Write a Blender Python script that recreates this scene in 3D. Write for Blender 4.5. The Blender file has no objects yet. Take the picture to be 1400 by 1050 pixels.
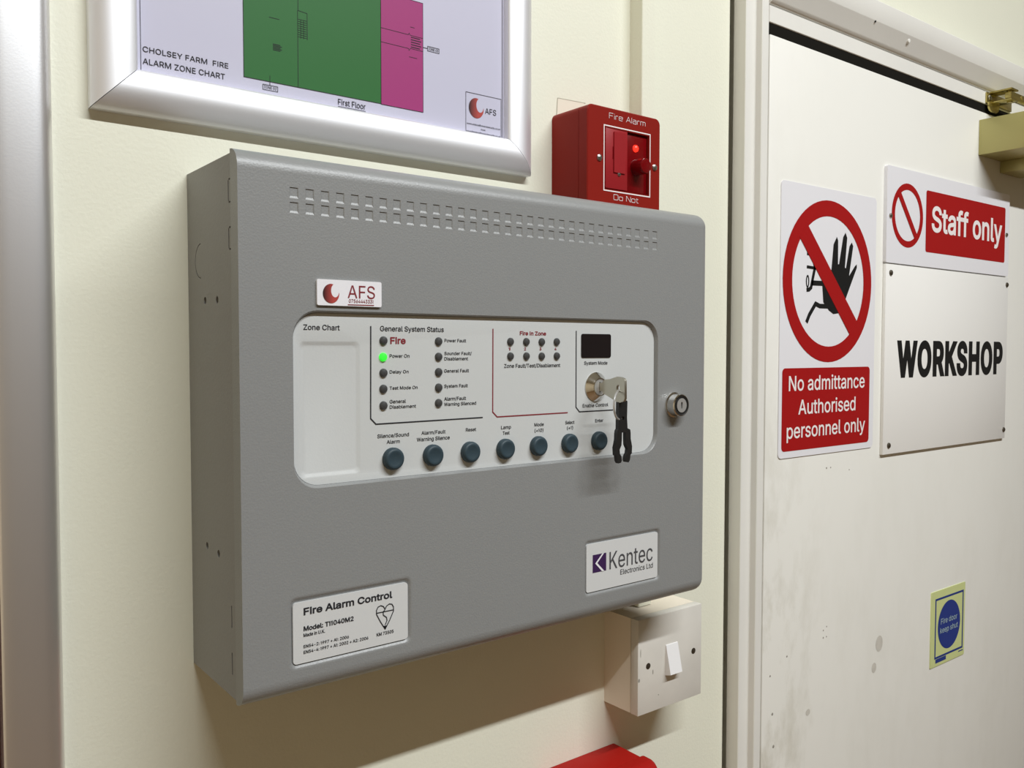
import bpy, bmesh, math, json
from mathutils import Vector, Matrix
from mathutils.geometry import delaunay_2d_cdt

SC = bpy.context.scene
COL = SC.collection
Z0 = 1.48                      # height of the panel's lower edge above the floor; all z below are relative to it

# ------------------------------------------------------------------ camera, light, exposure
cam = bpy.data.cameras.new('camera')
cam.sensor_width = 36.0
cam.lens = 1180.16 * 36.0 / 1400.0
cam.clip_start = 0.02
cam_ob = bpy.data.objects.new('camera', cam)
COL.objects.link(cam_ob)
SC.camera = cam_ob
YAW, PITCH, ROLL = 0.65757, -0.04014, 0.00084
fw = Vector((math.sin(YAW)*math.cos(PITCH), math.cos(YAW)*math.cos(PITCH), math.sin(PITCH)))
rt = Vector((math.cos(YAW), -math.sin(YAW), 0)); up = rt.cross(fw)
rt, up = math.cos(ROLL)*rt + math.sin(ROLL)*up, -math.sin(ROLL)*rt + math.cos(ROLL)*up
cam_ob.matrix_world = Matrix(((rt.x, up.x, -fw.x, -0.16643), (rt.y, up.y, -fw.y, -0.53933),
                              (rt.z, up.z, -fw.z, 0.19621 + Z0), (0, 0, 0, 1)))
world = bpy.data.worlds.new('world'); SC.world = world; world.use_nodes = True
world.node_tree.nodes['Background'].inputs[0].default_value = (0.05, 0.05, 0.05, 1)
LX, LY, LZ = 0.43, -1.22, Z0 + 1.42
lamp = bpy.data.lights.new('tube_light', 'AREA'); lamp.shape = 'RECTANGLE'
lamp.size = 1.65; lamp.size_y = 0.045; lamp.energy = 51.5; lamp.color = (0.965, 1.0, 1.02)
lamp_ob = bpy.data.objects.new('tube_light', lamp); COL.objects.link(lamp_ob)
lamp_ob.location = (LX, LY, LZ)
SC.view_settings.view_transform = 'Standard'; SC.view_settings.look = 'None'
SC.view_settings.gamma = 1.0; SC.view_settings.use_curve_mapping = False
SC.view_settings.exposure = 0.0

# ------------------------------------------------------------------ materials
def mat(name, col, rough=0.5, metal=0.0, bump=0.0, bscale=200.0, var=0.0, vscale=8.0, col2=None, spec=0.5,
        emit=None, estr=0.0, trans=0.0, stretch=None, fac=None, coat=0.0, detail=3.0):
    m = bpy.data.materials.new(name); m.use_nodes = True
    nt = m.node_tree; b = nt.nodes['Principled BSDF']
    b.inputs['Base Color'].default_value = (*col, 1); b.inputs['Roughness'].default_value = rough
    b.inputs['Metallic'].default_value = metal; b.inputs['Specular IOR Level'].default_value = spec
    b.inputs['Transmission Weight'].default_value = trans; b.inputs['Coat Weight'].default_value = coat
    if emit: b.inputs['Emission Color'].default_value = (*emit, 1); b.inputs['Emission Strength'].default_value = estr
    tc = nt.nodes.new('ShaderNodeTexCoord'); vec = tc.outputs['Object']
    if stretch:
        mp = nt.nodes.new('ShaderNodeMapping'); mp.inputs['Scale'].default_value = stretch
        nt.links.new(vec, mp.inputs['Vector']); vec = mp.outputs['Vector']
    if var > 0 or col2:
        n = nt.nodes.new('ShaderNodeTexNoise'); n.inputs['Scale'].default_value = vscale; n.inputs['Detail'].default_value = 5
        nt.links.new(vec, n.inputs['Vector'])
        r = nt.nodes.new('ShaderNodeValToRGB')
        r.color_ramp.elements[0].position = fac[0] if fac else 0.3; r.color_ramp.elements[1].position = fac[1] if fac else 0.7
        c2 = col2 or tuple(c*(1-var) for c in col)
        r.color_ramp.elements[0].color = (*c2, 1); r.color_ramp.elements[1].color = (*col, 1)
        nt.links.new(n.outputs['Fac'], r.inputs['Fac']); nt.links.new(r.outputs['Color'], b.inputs['Base Color'])
    if bump > 0:
        n2 = nt.nodes.new('ShaderNodeTexNoise'); n2.inputs['Scale'].default_value = bscale; n2.inputs['Detail'].default_value = detail
        nt.links.new(vec, n2.inputs['Vector'])
        bp = nt.nodes.new('ShaderNodeBump'); bp.inputs['Strength'].default_value = bump; bp.inputs['Distance'].default_value = 0.001
        nt.links.new(n2.outputs['Fac'], bp.inputs['Height']); nt.links.new(bp.outputs['Normal'], b.inputs['Normal'])
    return m

M = {}
M['wall'] = mat('cream wall paint', (0.82, 0.815, 0.68), 0.5, bump=0.16, bscale=420, var=0.03, vscale=5)
M['ceiling'] = mat('white ceiling paint', (0.70, 0.70, 0.66), 0.9)
M['room'] = mat('tan room paint', (0.28, 0.235, 0.18), 0.8)
M['warm'] = mat('warm cream room paint', (0.86, 0.72, 0.50), 0.8)
M['floor'] = mat('brown floor', (0.31, 0.18, 0.085), 0.6, var=0.25, vscale=6)
M['door'] = mat('white door paint', (0.80, 0.785, 0.73), 0.45, bump=0.06, bscale=60, var=0.03, vscale=3)
M['trim'] = mat('white gloss woodwork', (0.80, 0.785, 0.735), 0.38, bump=0.08, bscale=90, var=0.04, vscale=9)
M['panel'] = mat('grey textured powder coat', (0.248, 0.252, 0.250), 0.38, bump=0.16, bscale=900, var=0.02, vscale=12, spec=.65)
M['box'] = mat('grey powder coat box', (0.262, 0.262, 0.255), 0.5, bump=0.15, bscale=500)
M['fascia'] = mat('pale grey membrane', (0.565, 0.58, 0.575), 0.4, bump=0.05, bscale=700)
M['plate'] = mat('silver grey label', (0.62, 0.625, 0.62), 0.4)
M['ink'] = mat('dark print', (0.022, 0.022, 0.026), 0.6, spec=.2)
M['greyink'] = mat('grey print', (0.06, 0.06, 0.065), 0.6)
M['redink'] = mat('dark red print', (0.21, 0.012, 0.020), 0.6)
M['purple'] = mat('purple print', (0.040, 0.012, 0.075), 0.5)
M['led'] = mat('dark lens', (0.055, 0.055, 0.055), 0.35)
M['green'] = mat('green lit lens', (0.05, 0.8, 0.05), 0.3, emit=(0.02, 0.85, 0.03), estr=0.75)
M['button'] = mat('blue grey rubber', (0.030, 0.052, 0.066), 0.5, spec=.35)
M['display'] = mat('dark display', (0.010, 0.007, 0.008), 0.25)
M['chrome'] = mat('chrome', (0.66, 0.65, 0.62), 0.10, metal=1.0)
M['satin'] = mat('satin chrome face', (0.58, 0.58, 0.57), 0.28, metal=0.6)
M['steel'] = mat('nickel key metal', (0.56, 0.54, 0.46), 0.36, metal=1.0)
M['black'] = mat('black plastic', (0.014, 0.014, 0.014), 0.35)
M['alu'] = mat('satin silver aluminium', (0.86, 0.86, 0.885), 0.55, metal=0.80, bump=0.02, bscale=900)
M['alu2'] = mat('satin grey aluminium', (0.93, 0.93, 0.95), 0.37, metal=0.97, bump=0.02, bscale=900)
M['paper'] = mat('lilac white paper', (0.53, 0.52, 0.645), 0.5)
M['cgreen'] = mat('green print', (0.022, 0.135, 0.028), 0.5, spec=.3)
M['cpink'] = mat('pink print', (0.345, 0.034, 0.17), 0.5, spec=.3)
M['poster'] = mat('dark maroon poster', (0.05, 0.012, 0.010), 0.4)
M['red'] = mat('red enamel', (0.235, 0.013, 0.008), 0.42, spec=.13, bump=0.04, bscale=400)
M['redplastic'] = mat('bright red plastic', (0.36, 0.010, 0.007), 0.5, spec=.1)
M['redfuse'] = mat('red fuse carrier', (0.30, 0.014, 0.018), 0.42, spec=.25)
M['redlens'] = mat('red lens', (0.16, 0.002, 0.004), 0.15)
M['neon'] = mat('red neon', (0.8, 0.02, 0.01), 0.3, emit=(1.0, 0.03, 0.015), estr=1.6)
M['whiteink'] = mat('white print', (0.85, 0.80, 0.79), 0.5)
M['switch'] = mat('aged white plastic', (0.72, 0.69, 0.63), 0.45, var=0.10, vscale=30)
M['pattress'] = mat('painted wooden packer', (0.80, 0.72, 0.60), 0.6, var=0.14, vscale=14, stretch=(1, 1, .2))
M['rocker'] = mat('white plastic', (0.82, 0.81, 0.81), 0.3)
M['screw'] = mat('bright screw', (0.55, 0.55, 0.54), 0.25, metal=1.0)
M['darkscrew'] = mat('dull screw', (0.16, 0.14, 0.11), 0.4, metal=0.9)
M['sign'] = mat('white sign plastic', (0.80, 0.79, 0.82), 0.32)
M['board'] = mat('white painted board', (0.87, 0.855, 0.82), 0.35, var=0.02, vscale=8)
M['signred'] = mat('sign red', (0.355, 0.006, 0.007), 0.5, spec=.22)
M['signblack'] = mat('sign black', (0.010, 0.010, 0.010), 0.6, spec=.2)
M['lume'] = mat('pale luminous yellow', (0.62, 0.67, 0.30), 0.4)
M['blue'] = mat('sign blue', (0.012, 0.035, 0.22), 0.45)
M['bluetext'] = mat('pale blue print', (0.36, 0.48, 0.50), 0.5)
M['brass'] = mat('gold painted closer', (0.42, 0.38, 0.15), 0.38, metal=0.35, bump=0.05, bscale=300)
M['brassarm'] = mat('brass arm', (0.50, 0.42, 0.15), 0.25, metal=0.9)
M['dark'] = mat('dark gap', (0.012, 0.011, 0.009), 0.9, spec=.05)
M['tube'] = mat('tube diffuser', (0.9, 0.9, 0.9), 0.5)
M['mark'] = mat('grime mark', (0.30, 0.28, 0.24), 0.8)
M['glue'] = mat('old adhesive mark', (0.65, 0.62, 0.555), 0.5, var=.15, vscale=90)
M['cres'] = mat('red crescent print', (0.36, 0.03, 0.03), 0.4, col2=(0.03, 0.008, 0.01), vscale=1.0)
nt_ = M['cres'].node_tree; tc_ = nt_.nodes.new('ShaderNodeTexCoord'); sx_ = nt_.nodes.new('ShaderNodeSeparateXYZ'); rp_ = nt_.nodes.new('ShaderNodeValToRGB')
nt_.links.new(tc_.outputs['Generated'], sx_.inputs[0]); nt_.links.new(sx_.outputs['X'], rp_.inputs['Fac']); nt_.links.new(rp_.outputs['Color'], nt_.nodes['Principled BSDF'].inputs['Base Color'])
rp_.color_ramp.elements[0].color = (0.012, 0.006, 0.008, 1); rp_.color_ramp.elements[1].color = (0.42, 0.06, 0.05, 1); rp_.color_ramp.elements[1].position = .62
M['patch'] = mat('old paint patch', (0.80, 0.75, 0.62), 0.6)
M['patchline'] = mat('old paint edge', (0.45, 0.43, 0.34), 0.8)

def grime(m, zones, tint, top):
    """worn and dirty patches with their own shape (object coordinates)"""
    nt = m.node_tree; b = nt.nodes['Principled BSDF']
    tc = nt.nodes.new('ShaderNodeTexCoord'); n = nt.nodes.new('ShaderNodeTexNoise'); n.inputs['Scale'].default_value = 22
    n.inputs['Detail'].default_value = 8; n.inputs['Roughness'].default_value = 0.65
    mp = nt.nodes.new('ShaderNodeMapping'); mp.inputs['Scale'].default_value = (1, 1, 0.45)
    nt.links.new(tc.outputs['Object'], mp.inputs['Vector']); nt.links.new(mp.outputs['Vector'], n.inputs['Vector'])
    r = nt.nodes.new('ShaderNodeMapRange'); r.inputs['From Min'].default_value = 0.47; r.inputs['From Max'].default_value = 0.72
    nt.links.new(n.outputs['Fac'], r.inputs['Value'])
    sep = nt.nodes.new('ShaderNodeSeparateXYZ'); nt.links.new(tc.outputs['Object'], sep.inputs[0])
    fx = nt.nodes.new('ShaderNodeMapRange'); fx.inputs['From Min'].default_value = zones[0]; fx.inputs['From Max'].default_value = zones[1]
    fx.inputs['To Min'].default_value = 1.0; fx.inputs['To Max'].default_value = 0.12
    nt.links.new(sep.outputs['X'], fx.inputs['Value'])
    mul = nt.nodes.new('ShaderNodeMath'); mul.operation = 'MULTIPLY'
    nt.links.new(r.outputs[0], mul.inputs[0]); nt.links.new(fx.outputs[0], mul.inputs[1])
    fz = nt.nodes.new('ShaderNodeMapRange'); fz.inputs['From Min'].default_value = top[0]; fz.inputs['From Max'].default_value = top[1]
    fz.inputs['To Min'].default_value = 1.0; fz.inputs['To Max'].default_value = 0.1
    nt.links.new(sep.outputs['Z'], fz.inputs['Value'])
    mu2 = nt.nodes.new('ShaderNodeMath'); mu2.operation = 'MULTIPLY'
    nt.links.new(mul.outputs[0], mu2.inputs[0]); nt.links.new(fz.outputs[0], mu2.inputs[1]); mul = mu2
    mix = nt.nodes.new('ShaderNodeMix'); mix.data_type = 'RGBA'
    src = b.inputs['Base Color'].links[0].from_socket
    nt.links.new(src, mix.inputs['A']); mix.inputs['B'].default_value = (*tint, 1)
    nt.links.new(mul.outputs[0], mix.inputs['Factor']); nt.links.new(mix.outputs['Result'], b.inputs['Base Color'])
grime(M['door'], (0.01, 0.12), (0.50, 0.47, 0.38), (1.38, 1.68))

# ------------------------------------------------------------------ mesh helpers (coordinates are relative to the panel's lower left wall corner)
ORG = {}
def arc(cx, cz, r, a0, a1, n):
    return [(cx + r*math.cos(math.radians(a0 + (a1-a0)*i/n)), cz + r*math.sin(math.radians(a0 + (a1-a0)*i/n))) for i in range(n+1)]
def rrect(x0, x1, z0, z1, r=0.002, n=5):
    return arc(x1-r, z0+r, r, -90, 0, n) + arc(x1-r, z1-r, r, 0, 90, n) + arc(x0+r, z1-r, r, 90, 180, n) + arc(x0+r, z0+r, r, 180, 270, n)
def rect(x0, x1, z0, z1): return [(x0, z0), (x1, z0), (x1, z1), (x0, z1)]
def circ(cx, cz, r, n=24, rz=None): return [(cx + r*math.cos(2*math.pi*i/n), cz + (rz or r)*math.sin(2*math.pi*i/n)) for i in range(n)]

def wind(loops, x, y):
    w = c = 0
    for L in loops:
        for i in range(len(L)):
            (x0, y0), (x1, y1) = L[i-1][:2], L[i][:2]
            if (y0 > y) != (y1 > y) and x < x0 + (y - y0)/(y1 - y0)*(x1 - x0): c += 1; w += 1 if y1 > y0 else -1
    return w, c
def cdt(loops, sign=0):
    """triangles inside the outlines: points (the outlines' own first) and index triples"""
    flat = [(p[0], p[1]) for L in loops for p in L]; ed = []; k = 1000.0; i0 = 0
    for L in loops:
        ed += [(i0 + i, i0 + (i+1) % len(L)) for i in range(len(L))]; i0 += len(L)
    v, e, f, ov, oe, of = delaunay_2d_cdt([Vector((p[0]*k, p[1]*k)) for p in flat], ed, [], 1, 1e-6)
    m = []
    for q, o in zip(v, ov):
        if o: m.append(o[0])
        else: m.append(len(flat)); flat.append((q[0]/k, q[1]/k))
    tr = []
    for t in f:
        t = [m[i] for i in t]
        w, c = wind(loops, sum(flat[i][0] for i in t)/len(t), sum(flat[i][1] for i in t)/len(t))
        if (w*sign > 0) if sign else (c % 2 == 1): tr.append(t)
    return flat, tr
class B:
    def __init__(s): s.bm = bmesh.new()
    def V(s, p): return s.bm.verts.new(p)
    def F(s, vs):
        try: return s.bm.faces.new(vs)
        except ValueError: return None
    def poly(s, loops, f):
        """fill a 2D outline with holes; f maps (a, b) to a point"""
        vs = [[s.V(f(*p)) for p in L] for L in loops]
        flat = [v for L in vs for v in L]
        pts, tr = cdt(loops); flat += [s.V(f(*p)) for p in pts[len(flat):]]
        for t in tr: s.F([flat[i] for i in t])
        return vs
    def wall(s, A, C):
        n = len(A)
        for i in range(n): s.F([A[i], A[(i+1) % n], C[(i+1) % n], C[i]])
    def prism(s, loops, y0, y1, axis='y', back=True):
        """2D loops (x, z) extruded from y0 (back) to y1 (front); axis 'x': loops are (y, z) from x0 to x1"""
        g = (lambda q: (lambda a, b: (a, q, b))) if axis == 'y' else ((lambda q: (lambda a, b: (q, a, b))) if axis == 'x' else (lambda q: (lambda a, b: (a, b, q))))
        fr = s.poly(loops, g(y1))
        bk = s.poly(loops, g(y0)) if back else [[s.V(g(y0)(*p)) for p in L] for L in loops]
        for A, C in zip(fr, bk): s.wall(A, C)
        return s
    def flat(s, loops, y): s.poly(loops, lambda a, b: (a, y, b)); return s
    def box(s, x0, x1, y0, y1, z0, z1, bev=0.0, seg=2):
        vs = [s.V((x, y, z)) for x in (x0, x1) for y in (y0, y1) for z in (z0, z1)]
        fs = [s.F([vs[i] for i in q]) for q in ((0, 1, 3, 2), (4, 6, 7, 5), (0, 4, 5, 1), (2, 3, 7, 6), (0, 2, 6, 4), (1, 5, 7, 3))]
        if bev:
            es = list({e for f in fs for e in f.edges})
            bmesh.ops.bevel(s.bm, geom=es, offset=bev, segments=seg, profile=0.5, affect='EDGES')
        return s
    def lathe(s, cx, cz, y, prof, n=24):
        """turned about the axis out of the wall: prof = [(radius, height in front of y)]"""
        rings = []
        for r, h in prof:
            if r < 1e-6: rings.append([s.V((cx, y-h, cz))])
            else: rings.append([s.V((cx + r*math.cos(2*math.pi*i/n), y-h, cz + r*math.sin(2*math.pi*i/n))) for i in range(n)])
        for A, C in zip(rings, rings[1:]):
            if len(C) == 1: [s.F([A[i], A[(i+1) % n], C[0]]) for i in range(n)]
            elif len(A) == 1: [s.F([A[0], C[(i+1) % n], C[i]]) for i in range(n)]
            else: s.wall(A, C)
        return s
    def stroke(s, pts, w, y, closed=False):
        """a printed line of width w through (x, z) points"""
        P = [Vector(p) for p in pts]; n = len(P); L = []; R = []
        for i in range(n):
            a = P[i-1] if (i > 0 or closed) else None; c = P[(i+1) % n] if (i < n-1 or closed) else None
            d1 = (P[i]-a).normalized() if a is not None else None; d2 = (c-P[i]).normalized() if c is not None else None
            d1 = d1 or d2; d2 = d2 or d1
            t = d1 + d2
            if t.length < 1e-6: t = d1
            t.normalize(); nn = Vector((-t.y, t.x)); k = max(0.35, abs(nn.dot(Vector((-d1.y, d1.x)))))
            L.append(s.V((P[i].x + nn.x*w/2/k, y, P[i].y + nn.y*w/2/k))); R.append(s.V((P[i].x - nn.x*w/2/k, y, P[i].y - nn.y*w/2/k)))
        for i in range(n if closed else n-1):
            j = (i+1) % n; s.F([L[i], L[j], R[j], R[i]])
        return s
    def tube(s, pts, r, n=8, closed=False):
        P = [Vector(p) for p in pts]; m = len(P); rings = []
        for i in range(m):
            t = ((P[(i+1) % m] if (closed or i < m-1) else P[i]) - (P[i-1] if (closed or i > 0) else P[i])).normalized()
            a = t.cross(Vector((0, 0, 1)) if abs(t.z) < 0.9 else Vector((1, 0, 0))).normalized(); b = t.cross(a)
            if closed:
                cc = sum(P, Vector())/m; a = (P[i]-cc).normalized(); b = t.cross(a)
            rings.append([s.V(P[i] + a*r*math.cos(2*math.pi*k/n) + b*r*math.sin(2*math.pi*k/n)) for k in range(n)])
        for i in range(m if closed else m-1): s.wall(rings[i], rings[(i+1) % m])
        if not closed: s.F(rings[0]); s.F(rings[-1])
        return s
    def build(s, name, m, parent=None, org=None, ang=0.6, norm=True):
        bm = s.bm
        o3 = Vector(org) if org is not None else (ORG[parent.name] if parent else Vector((0, 0, 0)))
        if norm: bmesh.ops.recalc_face_normals(bm, faces=bm.faces)
        for v in bm.verts: v.co -= o3
        for e in bm.edges:
            if len(e.link_faces) != 2 or e.calc_face_angle(0) > ang: e.smooth = False
        for f in bm.faces: f.smooth = True
        me = bpy.data.meshes.new(name); bm.to_mesh(me); bm.free(); me.materials.append(M[m])
        o = bpy.data.objects.new(name, me); COL.objects.link(o)
        ORG[o.name] = o3
        if parent:
            o.parent = parent; o.location = o3 - ORG[parent.name]
        else: o.location = o3 + Vector((0, 0, Z0))
        return o

def tag(o, label=None, cat=None, group=None, kind=None):
    if label: o['label'] = label
    if cat: o['category'] = cat
    if group: o['group'] = group
    if kind: o['kind'] = kind
    return o
def thing(name, label, cat, org):
    o = bpy.data.objects.new(name, None); COL.objects.link(o); o.empty_display_size = 0.02
    ORG[o.name] = Vector(org); o.location = Vector(org) + Vector((0, 0, Z0))
    return tag(o, label, cat)
def copy_part(o, c, parent, subs=True):
    """copy of a part (sharing its mesh) centred on c, with its children"""
    d = o.copy(); COL.objects.link(d); d.parent = parent; ORG[d.name] = Vector(c); d.location = Vector(c) - ORG[parent.name]
    for k in [q for q in o.children]:
        e = k.copy(); COL.objects.link(e); e.parent = d; ORG[e.name] = Vector(c)
    return d

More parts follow.
